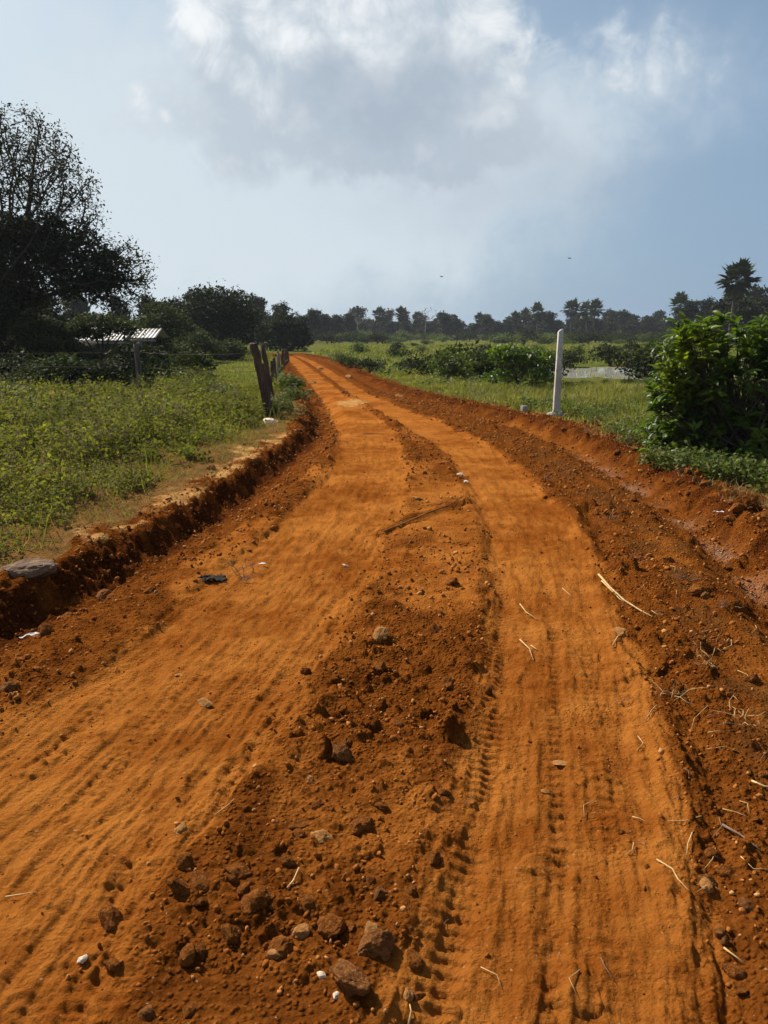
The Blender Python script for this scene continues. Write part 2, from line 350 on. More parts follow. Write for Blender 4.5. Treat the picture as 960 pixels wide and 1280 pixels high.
def ground_z(x, y):
    z, _ = terrain(np.atleast_1d(np.asarray(x, float)), np.atleast_1d(np.asarray(y, float))); return z

# ------------------------------------------------------------------ materials
def new_mat(name):
    m = bpy.data.materials.new(name); m.use_nodes = True; T = NT(m.node_tree); T.n.clear()
    out = T.node('ShaderNodeOutputMaterial'); return m, T, out
def obj_vec(T): return T.node('ShaderNodeTexCoord').outputs['Object']
def geo_pos(T): return T.node('ShaderNodeNewGeometry').outputs['Position']
def bump(T, h, strength, dist):
    b = T.node('ShaderNodeBump'); T.put(b.inputs['Height'], h); b.inputs['Strength'].default_value = strength; b.inputs['Distance'].default_value = dist; return b.outputs[0]
def principled(T, out, col, rough=.9, normal=None, spec=.3):
    p = T.node('ShaderNodeBsdfPrincipled'); T.put(p.inputs['Base Color'], col if isinstance(col, bpy.types.NodeSocket) else (*col, 1))
    T.put(p.inputs['Roughness'], rough); T.put(p.inputs['Specular IOR Level'], spec)
    if normal is not None: T.l.new(normal, p.inputs['Normal'])
    if out is not None: T.l.new(p.outputs[0], out.inputs[0])
    return p.outputs[0]
def ground_mat():
    m, T, out = new_mat("earth"); P = geo_pos(T)
    a = {k: T.attr(k) for k in ('track', 'veg', 'sand', 'loose', 'wet', 'duff', 'damp_shade')}
    n1 = T.noise(P, 1.1, 5, .6); n2 = T.noise(P, 6, 6, .65); n3 = T.noise(P, 38, 6, .7); n4 = T.noise(P, 160, 4, .7)
    nf = T.noise(P, .12, 5, .6)
    loose = T.mix(T.ss(n2, .3, .7), (.082, .0225, .0036), (.172, .0515, .0078))
    loose = T.mix(T.m('MULTIPLY', T.ss(n3, .5, .72), .6), loose, (.235, .080, .0145))
    trk = T.mix(T.ss(T.m('ADD', T.m('MULTIPLY', n1, .6), T.m('MULTIPLY', n2, .4)), .36, .64), (.175, .0475, .0062), (.335, .120, .0215))
    trk = T.mix(T.m('MULTIPLY', T.ss(n3, .52, .75), .35), trk, (.40, .165, .035))
    col = T.mix(T.ss(T.m('ADD', a['track'], T.m('MULTIPLY', T.m('SUBTRACT', n3, .5), .5)), .25, .75), loose, trk)
    sand = T.mix(T.ss(n2, .35, .65), (.27, .125, .036), (.44, .24, .085))
    dry = T.mix(T.ss(n2, .38, .62), (.185, .092, .030), (.125, .072, .022))
    grn = T.mix(T.ss(n2, .35, .65), (.060, .075, .018), (.115, .135, .028))
    redf = T.mix(T.ss(n2, .4, .6), (.16, .075, .030), (.10, .09, .028))
    far = T.mix(T.ss(nf, .53, .63), grn, redf); sp = T.node('ShaderNodeSeparateXYZ'); T.l.new(P, sp.inputs[0]); far = T.mix(T.ss(sp.outputs[1], 14, 22), dry, far)
    veg = T.mix(T.m('MAXIMUM', T.ss(n1, .42, .60), T.ss(sp.outputs[1], 18, 30)), dry, far)
    col = T.mix(T.ss(T.m('ADD', a['veg'], T.m('MULTIPLY', T.m('SUBTRACT', n2, .5), .7)), .35, .7), col, veg)
    col = T.mix(T.ss(T.m('ADD', a['sand'], T.m('MULTIPLY', T.m('SUBTRACT', n2, .5), .9)), .45, .75), col, sand)
    col = T.mix(T.m('MULTIPLY', T.ss(T.m('ADD', a['duff'], T.m('MULTIPLY', T.m('SUBTRACT', n3, .5), 1.3)),   .45, 1.0), .6), col, T.mix(T.ss(n4, .4, .6), (.055, .020, .0055), (.125, .055, .016)))
    col = T.mix(T.m('MULTIPLY', T.ss(T.m('ADD', a['damp_shade'], T.m('MULTIPLY', T.m('SUBTRACT', n3, .5), .5)), .2, .8), .85), col, T.mix(T.ss(n3, .35, .65), (.030, .0080, .0022), (.090, .024, .0055)))  # dark red earth of both banks, plus the left ditch shade coloured in
    col = T.mix(T.m('MULTIPLY', a['wet'], .6), col, (.27, .105, .028))
    speck = T.ss(T.noise(P, 75, 2, .5), .70, .76)
    col = T.mix(T.m('MULTIPLY', speck, .55), col, (.45, .28, .15))
    vor = T.node('ShaderNodeTexVoronoi'); T.l.new(P, vor.inputs['Vector']); vor.inputs['Scale'].default_value = 55
    crumb = T.m('MULTIPLY', T.m('SUBTRACT', 1.0, T.ss(vor.outputs['Distance'], .0, .55)), T.m('ADD', .15, T.m('MULTIPLY', T.m('SUBTRACT', 1.0, a['track']), .7)))
    h = T.m('ADD', T.m('ADD', T.m('MULTIPLY', n3, .9), T.m('MULTIPLY', n4, .35)), crumb)
    rough = T.m('SUBTRACT', .95, T.m('MULTIPLY', T.ss(a['wet'], .4, .8), .60))
    bs = bump(T, h, 1.0, .020)
    principled(T, out, col, rough, bs, T.m('MULTIPLY', a['wet'], .22))
    return m
def leaf_mat(name, c0, c1, c2, trans=.35, rough=.5, spec=.35, var=.6, dead=None):
    m, T, out = new_mat(name); r = T.attr('rnd'); P = obj_vec(T)
    n = T.noise(P, var, 3, .6)
    f = T.m('ADD', T.m('MULTIPLY', r, .55), T.m('MULTIPLY', T.ss(n, .3, .7), .45))
    col = T.mix(T.ss(f, .1, .55), c0, c1); col = T.mix(T.ss(f, .55, .95), col, c2)
    if dead: col = T.mix(T.ss(r, .93, .95), col, dead)
    p = principled(T, None, col, rough, None, spec)
    tl = T.node('ShaderNodeBsdfTranslucent'); b = T.node('ShaderNodeMix', data_type='RGBA', blend_type='MULTIPLY'); b.inputs[0].default_value = 1
    T.l.new(col, b.inputs[6]); b.inputs[7].default_value = (1.25, 1.35, .5, 1); T.l.new(b.outputs[2], tl.inputs[0])
    ms = T.node('ShaderNodeMixShader'); ms.inputs[0].default_value = trans; T.l.new(p, ms.inputs[1]); T.l.new(tl.outputs[0], ms.inputs[2]); T.l.new(ms.outputs[0], out.inputs[0])
    return m
def rough_mat(name, c0, c1, scale=6, rough=.9, bstr=.6, bdist=.01, c2=None, stretch=None, spec=.25):
    m, T, out = new_mat(name); P = obj_vec(T)
    if stretch:
        mp = T.node('ShaderNodeMapping'); T.l.new(P, mp.inputs[0]); mp.inputs['Scale'].default_value = stretch; P = mp.outputs[0]
    n = T.noise(P, scale, 6, .65); n2 = T.noise(P, scale*5, 4, .7)
    col = T.mix(T.ss(n, .35, .65), c0, c1)
    if c2: col = T.mix(T.m('MULTIPLY', T.ss(n2, .5, .7), .8), col, c2)
    principled(T, out, col, rough, bump(T, T.m('ADD', n, T.m('MULTIPLY', n2, .5)), bstr, bdist), spec)
    return m
M = {}
M['earth'] = ground_mat()
M['bark'] = rough_mat('bark', (.035, .028, .022), (.080, .066, .052), 5, stretch=(1, 1, .25))
M['bark_pale'] = rough_mat('pale_bark', (.13, .115, .10), (.24, .22, .20), 5, stretch=(1, 1, .25))
M['post_grey'] = rough_mat('grey_weathered_wood', (.065, .050, .038), (.125, .102, .082), 14, .95, 1.0, .03, (.20, .175, .15), (1, 1, .10), .1)
M['post_wood'] = rough_mat('weathered_wood', (.038, .024, .017), (.105, .074, .055), 14, .95, 1.0, .03, (.13, .10, .085), (1, 1, .10), .1)
M['concrete'] = rough_mat('whitewashed_concrete', (.36, .345, .31), (.47, .455, .42), 5, .85, .6, .01, (.20, .165, .13), (1, 1, .45))
M['concrete_grey'] = rough_mat('grey_concrete', (.20, .19, .17), (.31, .29, .26), 9, .9, .6, .01)
M['stone_red'] = rough_mat('red_laterite_stone', (.150, .045, .0085), (.29, .098, .019), 1.3, .95, .8, .1, (.42, .18, .055), spec=.02)
M['stone_brown'] = rough_mat('dusty_brown_stone', (.16, .055, .015), (.31, .125, .036), 1.3, .92, .8, .1, (.40, .20, .07), spec=.05)
M['stone_pale'] = rough_mat('pale_stone', (.28, .120, .034), (.42, .21, .072), 1.6, .9, .6, .08, spec=.05)
M['stone_grey'] = rough_mat('grey_brown_stone', (.11, .065, .036), (.22, .14, .085), 1.5, .85, .8, .06, (.24, .10, .04), spec=.2)
M['stone_white'] = rough_mat('white_stone', (.40, .30, .20), (.56, .46, .35), 2, .7, .4, .006)
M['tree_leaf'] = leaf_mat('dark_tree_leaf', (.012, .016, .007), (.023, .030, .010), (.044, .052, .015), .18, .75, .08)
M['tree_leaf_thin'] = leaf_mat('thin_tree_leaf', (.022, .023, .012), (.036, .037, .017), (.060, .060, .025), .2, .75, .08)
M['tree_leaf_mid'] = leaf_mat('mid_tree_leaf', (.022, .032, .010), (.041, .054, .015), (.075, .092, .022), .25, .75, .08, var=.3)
M['far_leaf'] = leaf_mat('far_tree_leaf', (.014, .019, .009), (.026, .033, .012), (.048, .055, .018), .2, .75, .08, var=.12)
M['palm_leaf'] = leaf_mat('palm_leaf', (.022, .030, .012), (.040, .050, .018), (.075, .085, .028), .15, .45)
M['bush_leaf'] = leaf_mat('glossy_bush_leaf', (.026, .050, .007), (.075, .120, .011), (.26, .31, .020), .40, .45, .28, 1.2)
M['shrub_leaf'] = leaf_mat('shrub_leaf', (.042, .060, .012), (.080, .108, .018), (.155, .180, .028), .32, .6, .2, var=.8)
M['weed_leaf'] = leaf_mat('weed_leaf', (.060, .070, .013), (.130, .136, .024), (.25, .235, .045), .42, .8, .04, .9, (.24, .15, .07))
M['grass'] = leaf_mat('grass_blade', (.105, .115, .024), (.19, .19, .042), (.29, .265, .078), .35, .6, .25, .5)
M['dry_grass'] = leaf_mat('dry_grass_blade', (.13, .075, .030), (.23, .145, .060), (.36, .25, .115), .2, .7, .2, .8)
M['straw'] = rough_mat('straw', (.33, .20, .075), (.50, .34, .15), 30, .8, .2, .002)
M['twig'] = rough_mat('dead_twig', (.12, .07, .045), (.22, .14, .09), 14, .9, .3, .004)
def tin_mat():
    m, T, out = new_mat('tin_roof'); n = T.noise(obj_vec(T), 1.5, 5, .6)
    principled(T, out, T.mix(T.ss(n, .35, .6), (.16, .10, .07), (.48, .48, .47)), .45, None, .5); return m
M['tin'] = tin_mat()
M['mud_wall'] = rough_mat('grey_mud_wall', (.10, .085, .07), (.17, .15, .13), 2, .95)
M['plastic_black'] = rough_mat('black_plastic', (.012, .010, .008), (.030, .022, .016), 12, .8, .5, .01, spec=.08)
M['plastic_white'] = rough_mat('white_plastic', (.62, .62, .60), (.80, .80, .78), 12, .5, .3, .004)
M['wire'] = rough_mat('rusty_wire', (.05, .035, .025), (.09, .07, .055), 12)
M['bird'] = rough_mat('dark_feather', (.02, .02, .02), (.05, .045, .04), 12)
def water_mat():
    m, T, out = new_mat('pond_water'); P = geo_pos(T)
    principled(T, out, (.50, .48, .45), .04, bump(T, T.noise(P, 5, 3, .5), .04, .02), 1.0); return m
M['water'] = water_mat()

# ------------------------------------------------------------------ the ground, one sheet to beyond the horizon
def build_ground():
    dense = np.arange(-43, 43.01, .115); side = [43]; st = .2
    while side[-1] < 180: side.append(side[-1]+st); st = min(st*1.35, 4)
    side = np.array(side[1:]); side = 43+(side-43)*(180-43)/(side[-1]-43)
    az = np.radians(np.concatenate([-side[::-1][1:], dense, side]))     # the last one is 180 degrees and closes the ring
    rs = [.18]
    while rs[-1] < 1400:
        r = rs[-1]
        st = .06 if r < .9 else min(max(.00085*r*r, .0052), .0085*r) if r < 60 else .045*r
        rs.append(r+st)
    rs = np.array(rs); na, nr = len(az), len(rs)
    A, Rr = np.meshgrid(az, rs); x, y = (Rr*np.sin(A)).ravel(), (Rr*np.cos(A)).ravel()
    z, k = terrain(x, y)
    V = np.stack([x, y, z], 1); V = np.vstack([V, [[0, 0, z[:na].mean()]]])
    i = np.arange(nr-1)[:, None]*na; j = np.arange(na)[None]; j2 = (j+1) % na
    Q = np.stack([i+j, i+na+j, i+na+j2, i+j2], -1).reshape(-1, 4)[:, ::-1]
    c = nr*na; cap = np.stack([np.full(na, c), np.arange(na), (np.arange(na)+1) % na], 1)[:, ::-1]
    loops = np.concatenate([Q.ravel(), cap.ravel()]); sizes = np.concatenate([np.full(len(Q), 4), np.full(na, 3)])
    at = {q: np.append(k[q], 0) for q in ('track', 'veg', 'sand', 'loose', 'wet', 'duff', 'damp_shade')}
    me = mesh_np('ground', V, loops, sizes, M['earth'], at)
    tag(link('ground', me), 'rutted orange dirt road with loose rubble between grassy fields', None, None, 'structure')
    print('ground verts', len(V))
build_ground()

def build_pond():
    n = 90; V = []; 
    xs = np.linspace(-1, 1, 61)
    X, Y = np.meshgrid(np.linspace(4, 36, 60), np.linspace(23, 43, 40))
    V = np.stack([X.ravel(), Y.ravel(), np.full(X.size, POND_Z)], 1)
    i = np.arange(39)[:, None]*60; j = np.arange(59)[None]; Q = np.stack([i+j, i+j+1, i+61+j, i+60+j], -1).reshape(-1, 4)
    pm = np.zeros(X.size)
    x, y = X.ravel(), Y.ravel()
    for cx, cy, ax, ay in POND: pm = np.maximum(pm, 1-sst(np.hypot((x-cx)/ax, (y-cy)/ay), 1.0, 1.5))
    keep = (pm[Q] > .02).any(1); Q = Q[keep]
    tag(link('pond', mesh_np('pond', V, Q, np.full(len(Q), 4), M['water'])), 'shallow pond of still pale water beyond the grass', None, None, 'structure')
build_pond()

# ------------------------------------------------------------------ templates
LEAF = ([(0, 0, 0), (.5, .5, .06), (1, 0, -.05), (.5, -.5, .06)], [(0, 1, 2, 3)])
LEAF2 = ([(0, 0, 0), (.30, .42, .10), (.30, 0, 0), (.30, -.42, .10), (.68, .40, .02), (.68, 0, -.07), (.68, -.40, .02), (1, 0, -.24)],
         [(0, 2, 1), (0, 3, 2), (1, 2, 5, 4), (2, 3, 6, 5), (4, 5, 7), (5, 6, 7)])
BLADE = ([(0, .5, 0), (0, -.5, 0), (.55, -.35, .06), (.55, .35, .06), (1, 0, -.10)], [(0, 1, 2, 3), (3, 2, 4)])

def leaves(mb, P, size, ratio=.5, up=.3, tmpl=LEAF, szvar=.35, rnd=None, A=None):
    n = len(P); 
    if A is None: A = rdir(n, .7); A[:, 2] += up*.3
    A = unit(A); B, N = frames(A)
    # turn the flat side towards the sky more often than not
    Z = np.array([0, 0, 1.]); Nt = unit(Z-A*(A@Z)[:, None]+rng.normal(size=(n, 3))*.55); B = unit(np.cross(Nt, A)); N = np.cross(A, B)
    s = size*(1+szvar*rng.normal(size=n)).clip(.4, 1.9)
    s = s[:, None]; mb.inst(*tmpl, P, A*s, B*s*ratio, N*s, rnd)

def colonize(att, start, trunk_top, step, kill, infl=1e9, iters=160, wander=.25):
    """branches that grow towards attraction points"""
    nodes = [np.array(start, float)]; par = [-1]; top = np.array(trunk_top, float); n0 = nodes[0]; d = np.linalg.norm(top-n0); k = max(2, int(d/step))
    for i in range(1, k+1):
        nodes.append(n0+(top-n0)*i/k+rng.normal(size=3)*step*.10*(i < k)); par.append(len(nodes)-2)
    att = np.array(att); alive = np.ones(len(att), bool)
    N = np.array(nodes[-2:]); idx = np.array([len(nodes)-2, len(nodes)-1])
    D = np.linalg.norm(att[:, None]-N[None], axis=2); near = idx[D.argmin(1)]; nd = D.min(1)
    for it in range(iters):
        m = alive & (nd < infl)
        if not m.any(): break
        P = np.array(nodes); v = unit(att[m]-P[near[m]]); acc = {}
        for q, vv in zip(near[m], v): acc[q] = acc.get(q, 0)+vv
        new = []
        for q, vv in acc.items():
            dv = unit(vv+rng.normal(size=3)*wander)
            nodes.append(P[q]+dv*step); par.append(q); new.append(len(nodes)-1)
        Pn = np.array([nodes[i] for i in new]); D = np.linalg.norm(att[:, None]-Pn[None], axis=2); j = D.argmin(1); dm = D.min(1)
        u = dm < nd; near[u] = np.array(new)[j[u]]; nd[u] = dm[u]; alive &= nd > kill
        if len(nodes) > 14000: break
    return np.array(nodes), np.array(par)
def branch_radii(par, tip, e=2.2, maxr=9):
    n = len(par); a = np.zeros(n); child = np.zeros(n, int)
    for i in range(1, n): child[par[i]] += 1
    for i in range(n-1, 0, -1):
        if child[i] == 0: a[i] = tip**e
        a[par[i]] += a[i]
    return np.minimum(a**(1/e), maxr), child
def ell(c, rad, n, shell=0.0):
    v = rdir(n); r = (shell+(1-shell)*rng.random(n)**(1/3))[:, None]; return np.array(c)+v*r*np.array(rad)
def clump_crown(mb, blobs, nleaf, size, nclump=40, crad=.8, flat=.7, ratio=.6, fill=.25, tmpl=LEAF):
    """blobs: (centre, radii, weight). leaves in clumps over the outside of the blobs, fewer within"""
    wsum = sum(b[2] for b in blobs)
    for c, rad, w in blobs:
        nc = max(3, int(nclump*w/wsum)); cc = ell(c, rad, nc, .62); cr = crad*(.5+.8*rng.random(nc))
        per = int(nleaf*w/wsum*(1-fill)/nc)+1; tone = rng.random(nc)
        for q in range(nc):
            n = max(3, int(per*(cr[q]/crad)**1.5)); v = rdir(n); v[:, 2] = np.abs(v[:, 2])*flat*1.2-.25
            P = cc[q]+v*cr[q]*(.55+.5*rng.random(n))[:, None]
            leaves(mb, P, size, ratio, .1, tmpl, rnd=np.clip(tone[q]*.6+rng.random(n)*.4, 0, 1))
        n = int(nleaf*w/wsum*fill); leaves(mb, ell(c, np.array(rad)*.9, n), size*1.2, ratio, rnd=rng.random(n)*.5, tmpl=tmpl)

# ------------------------------------------------------------------ trees on the left
def grown_tree(name, label, cat, base, fork, att, leaf_m, bark_m, step=.45, kill=.6, tip=.012, leaf_n=8, leaf_s=.11, sig=.28, maxr=.4, rthr=2.6, extra=None, group=None, wander=.25, ratio=.5):
    root = empty(name, base); b = np.array(base)
    N, par = colonize(att, b, fork, step, kill, wander=wander); rad, ch = branch_radii(par, tip, maxr=maxr)
    tb = MB(); i = np.arange(1, len(N)); p = par[i]; r1 = rad[i]; r0 = np.minimum(rad[p], rad[i]*1.35); r0 = np.where(p == 0, rad[p]*1.25, r0)
    big = r1 > .04
    if big.any(): frusta(tb, N[p[big]]-b, N[i[big]]-b, r0[big], r1[big], 7)
    frusta(tb, N[p[~big]]-b, N[i[~big]]-b, r0[~big], r1[~big], 4)
    link('trunk', tb.mesh('trunk', bark_m), root)
    tips = np.where(rad < tip*rthr)[0]; tips = tips[tips > 3]
    P = np.repeat(N[tips], leaf_n, 0)-b; P = P+rng.normal(size=P.shape)*sig
    lb = MB(); tone = np.repeat(rng.random(len(tips)), leaf_n); leaves(lb, P, leaf_s, ratio, rnd=np.clip(tone*.6+rng.random(len(P))*.4, 0, 1))
    if extra: extra(lb, b)
    link('crown', lb.mesh('crown', leaf_m), root)
    tag(root, label, cat, group); return root

def big_tree():
    Y = 29.0
    def blobp(px, py, rx, ry, n, dy=2.2, sh=0):
        c = W(px, py, Y); s = Y/960; return ell(c, (rx*s, dy, ry*s), n, sh)
    att = np.vstack([blobp(5, 210, 85, 78, 800, 3.0), blobp(62, 250, 58, 78, 560, 2.4), blobp(-70, 250, 110, 110, 450, 3), blobp(85, 330, 60, 40, 260), blobp(150, 345, 40, 48, 420, 1.8), blobp(20, 330, 70, 60, 240), blobp(-90, 350, 80, 50, 120)])
    base = W(-12, 462, Y); base[2] = float(ground_z(base[0], base[1])[0])-.1
    def dense(lb, b):
        bl = []
        for px, py, rx, ry, w in ((30, 300, 48, 24, 1), (85, 318, 40, 26, .8), (128, 335, 28, 26, .6), (40, 352, 60, 30, 1.3), (-20, 310, 60, 50, 1.3), (105, 362, 34, 18, .5), (0, 385, 50, 22, .8), (70, 285, 30, 18, .3), (-60, 370, 60, 45, 1)):
            s = Y/960; bl.append((W(px, py, Y)-b, (rx*s, 1.5, ry*s), w))
        clump_crown(lb, bl, 26000, .14, 150, .55, .8, .55, .3)
    grown_tree('spreading_tree', 'tall dark spreading tree at the left edge with a thin twiggy top', 'tree', base, W(-2, 400, Y), att,
               M['tree_leaf'], M['bark'], .26, .31, .0125, 12, .115, .15, .32, 2.5, dense)
big_tree()

def dense_tree(name, label, cat, px, py_base, Y, blobs, nleaf, size, nclump, crad, leaf_m, lean=0, tr=.18, group=None, fill=.3, zb=None):
    base = W(px, py_base, Y); base[2] = float(ground_z(base[0], base[1])[0])-.1; s = Y/960
    root = empty(name, base); lb = MB()
    bl = [(W(a, b_, Y)-base, (rx*s, dy, ry*s), w) for a, b_, rx, ry, dy, w in blobs]
    clump_crown(lb, bl, nleaf, size, nclump, crad, .8, .6, fill)
    link('crown', lb.mesh('crown', leaf_m), root)
    tb = MB()
    for c, rad, w in bl[:5]:
        c = np.array(c); k = 6; t = np.linspace(0, 1, k)[:, None]; p0 = np.array([rng.normal()*tr*.5, rng.normal()*tr*.5, 0])
        pts = p0*(1-t)+c*t; pts[:, :2] -= (c[:2]*(t*(1-t)))*.5; tube(tb, pts, tr*(1-.7*t[:, 0]), 7, .06)
    link('trunk', tb.mesh('trunk', M['bark']), root)
    tag(root, label, cat, group); return root

# trees beyond the field, left of the road
dense_tree('broad_tree', 'broad dark domed tree left of the road behind the fence posts', 'tree', 262, 446, 60,
           [(262, 402, 52, 34, 3.2, 2), (225, 405, 34, 25, 2.6, 1), (300, 405, 30, 30, 2.6, 1), (262, 380, 34, 14, 2, .6)], 17000, .22, 120, .8, M['tree_leaf'], tr=.25)
def crest():
    Y = 63.0; att = []
    for px, py, rx, ry, n in ((262, 372, 34, 16, 170), (298, 380, 24, 18, 130), (320, 395, 17, 16, 90), (275, 362, 20, 8, 60)):
        s = Y/960; att.append(ell(W(px, py, Y), (rx*s, 1.8, ry*s), n))
    base = W(290, 446, Y); base[2] = float(ground_z(base[0], base[1])[0])-.1
    grown_tree('thin_crowned_tree', 'thin crowned tree rising just above the broad dark domed tree', 'tree', base, W(288, 408, Y), np.vstack(att), M['tree_leaf_thin'], M['bark'], .5, .65, .02, 9, .20, .30, .3, 2.3)
crest()
dense_tree('low_tree', 'low bushy tree between the tin roofs and the broad domed tree', 'tree', 205, 447, 52, [(200, 408, 32, 24, 2.2, 1), (175, 420, 28, 18, 1.8, .6), (225, 420, 24, 18, 1.8, .6)], 9000, .2, 70, .65, M['tree_leaf_mid'])
dense_tree('round_tree', 'round deep green tree beside the far bend of the road', 'tree', 358, 443, 75, [(358, 418, 30, 24, 2.4, 1.4), (340, 420, 17, 17, 1.6, .5), (376, 424, 14, 14, 1.4, .4), (352, 402, 18, 10, 1.2, .3)], 11000, .2, 90, .6, M['tree_leaf'])
dense_tree('leaning_tree', 'dark leafy tree with low branches behind the left end of the shed', 'tree', 45, 455, 41, [(38, 395, 40, 30, 2.4, 1), (-5, 385, 40, 40, 2.4, 1), (80, 408, 26, 14, 1.8, .5)], 12000, .17, 90, .6, M['tree_leaf'])
dense_tree('overhanging_tree', 'olive tree whose low branches overhang the long tin roof', 'tree', 128, 452, 33, [(128, 403, 36, 8, 1.0, 1), (100, 414, 18, 9, .8, .7), (120, 418, 20, 5, .5, .5), (158, 410, 14, 10, .8, .5), (140, 412, 12, 6, .5, .25)], 4200, .12, 60, .35, M['tree_leaf_mid'], tr=.07)
# dark undergrowth beneath the tall tree, each clump a bush
for px, pb, Y, bl, lab in (
    (25, 478, 27.5, [(25, 432, 60, 40, 1.6, 1), (-25, 425, 45, 45, 1.6, .8)], 'dark thicket bush at the left edge under the tall spreading tree'),
    (95, 482, 25.5, [(88, 458, 42, 20, 1.3, 1), (60, 448, 25, 20, 1.2, .5)], 'dark rounded bush in front of the low tin roofed shed'),
    (70, 470, 33, [(65, 428, 26, 22, 1.4, .8), (45, 415, 22, 20, 1.3, .5)], 'dark bush right against the left end of the tin roofed shed'),
    (150, 478, 27, [(148, 462, 24, 13, 1.0, 1)], 'small dark bush just left of the lone wooden post'),
    (120, 488, 24, [(118, 474, 30, 13, 1.0, 1)], 'low dark bush in the weeds between the thicket and the lone post'),
    (175, 470, 30, [(170, 450, 28, 12, 1.1, 1)], 'dark bush under the little lean-to behind the lone post'),
    (5, 490, 23, [(0, 472, 42, 18, 1.2, 1)], 'low dark bush at the left edge nearest to the weeds')):
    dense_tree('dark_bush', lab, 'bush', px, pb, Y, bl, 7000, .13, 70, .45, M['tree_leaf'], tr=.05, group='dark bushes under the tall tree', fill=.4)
for px, Y, bl, lab in (
    (15, 20.5, [(15, 472, 50, 26, 1.0, 1), (-40, 470, 40, 30, 1.0, .7)], 'dark shrubby bush at the left edge right behind the weeds'),
    (75, 20.0, [(72, 474, 38, 25, .9, 1)], 'dark bush behind the weeds, second from the left edge'),
    (125, 20.5, [(124, 477, 30, 21, .9, 1)], 'dark bush behind the weeds just left of the lone post'),
    (158, 21.5, [(155, 468, 26, 20, .9, 1)], 'dark bush whose edge touches the lone wooden post'),
    (205, 22.0, [(203, 474, 26, 16, .8, 1)], 'dark bush just right of the lone wooden post')):
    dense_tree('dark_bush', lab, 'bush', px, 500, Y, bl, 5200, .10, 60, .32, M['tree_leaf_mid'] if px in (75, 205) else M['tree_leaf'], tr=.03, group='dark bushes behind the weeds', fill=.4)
for px, pb, Y, bl, lab in (
    (215, 466, 36, [(212, 447, 30, 13, 1.2, 1)], 'mid green bush behind the lone wooden post, right of the small tin roof'),
    (243, 456, 42, [(243, 432, 26, 17, 1.5, 1), (262, 442, 20, 10, 1.2, .5)], 'taller olive bush under the broad domed tree'),
    (286, 455, 46, [(286, 440, 18, 11, 1.2, 1)], 'small bush left of the leaning posts, at the far edge of the short grass'),
    (190, 470, 31, [(195, 458, 18, 10, .9, 1)], 'low leafy bush immediately right of the lone wooden post'),
    (236, 470, 29, [(236, 458, 20, 10, .9, 1)], 'rounded bush beside the bright strip of short grass')):
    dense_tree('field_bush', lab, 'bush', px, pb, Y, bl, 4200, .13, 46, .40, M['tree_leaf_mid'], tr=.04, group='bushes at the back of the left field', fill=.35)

# ------------------------------------------------------------------ far wood: every tree its own thing
def far_proto(kind):
    root = empty('wood_tree'); lb = MB(); tb = MB(); H = [8.2, 9.2, 7.2, 10.2, 6.6, 9.0][kind]; w = [3.3, 2.8, 3.8, 2.6, 4.2, 3.0][kind]
    bl = []
    for q in range(6):
        a = rng.random()*6.28; rr = w*.55*rng.random(); bl.append(((math.cos(a)*rr, math.sin(a)*rr, H*(.50+.34*rng.random())), (w*(.4+.10*rng.random()),)*2+(H*.17,), 1))
    bl.append(((0, 0, H*.84), (w*.45, w*.45, H*.14), .8)); bl.append(((0, 0, H*.30), (w*1.15, w*1.0, H*.32), 2.6))
    clump_crown(lb, bl, 3600, .46, 56, .95, .8, .7, .35)
    for c, rad, _ in bl[:5]:
        t = np.linspace(0, 1, 5)[:, None]; c = np.array(c); pts = c*t; pts[:, :2] *= t; tube(tb, pts, .2*(1-.75*t[:, 0]), 5)
    link('crown', lb.mesh('wood_crown', M['far_leaf']), root); link('trunk', tb.mesh('wood_trunk', M['bark']), root)
    return root
FP = [far_proto(k) for k in range(6)]; used = set()
def put_copy(protos, i, loc, rz, sc, label, cat, group, key, zf=1.0):
    src = protos[i]; k = (key, i); o = src if k not in used else copy_tree(src); used.add(k)
    o.location = loc; o.rotation_euler = (0, 0, rz); o.scale = (sc, sc, sc*zf); tag(o, label, cat, group); return o
WOOD = 'trees of the distant wood along the horizon'; WL = 'broadleaf tree in the long dark line of trees on the horizon'
cnt = 0
for row, (Y0, n, x0, x1, smin, smax) in enumerate(((228, 80, -70, 150, .62, .95), (250, 76, -85, 165, .8, 1.1), (275, 60, -100, 185, .95, 1.2))):
    for i in range(n):
        x = x0+(x1-x0)*(i+.5+.5*rng.normal()*.6)/n; y = Y0+rng.normal()*7
        put_copy(FP, rng.integers(6), (x, y, 0), rng.random()*6.3, (smin+(smax-smin)*rng.random())*1.1, WL, 'tree', WOOD, 'far', .52+.36*rng.random()); cnt += 1
RT_L = 'taller broadleaf tree in the nearer stand of trees at the right edge'; RT_G = 'nearer stand of trees at the right edge'
for px, Y, sc in ((838, 165, .62), (862, 150, .78), (880, 140, .82), (905, 150, .95), (928, 128, .80), (948, 120, .86), (975, 125, .9), (1005, 118, .9), (1040, 120, 1), (1080, 110, .9), (890, 175, 1.05), (940, 160, 1.1), (915, 118, .78), (898, 112, .62), (962, 112, .9), (930, 106, .72), (880, 120, .6), (985, 108, .95)):
    p = W(px, 418, Y); put_copy(FP, rng.integers(6), (p[0], Y, 0), rng.random()*6.3, sc, RT_L, 'tree', RT_G, 'far')
LF_L = 'hazy tree showing past the round tree at the bend of the road'
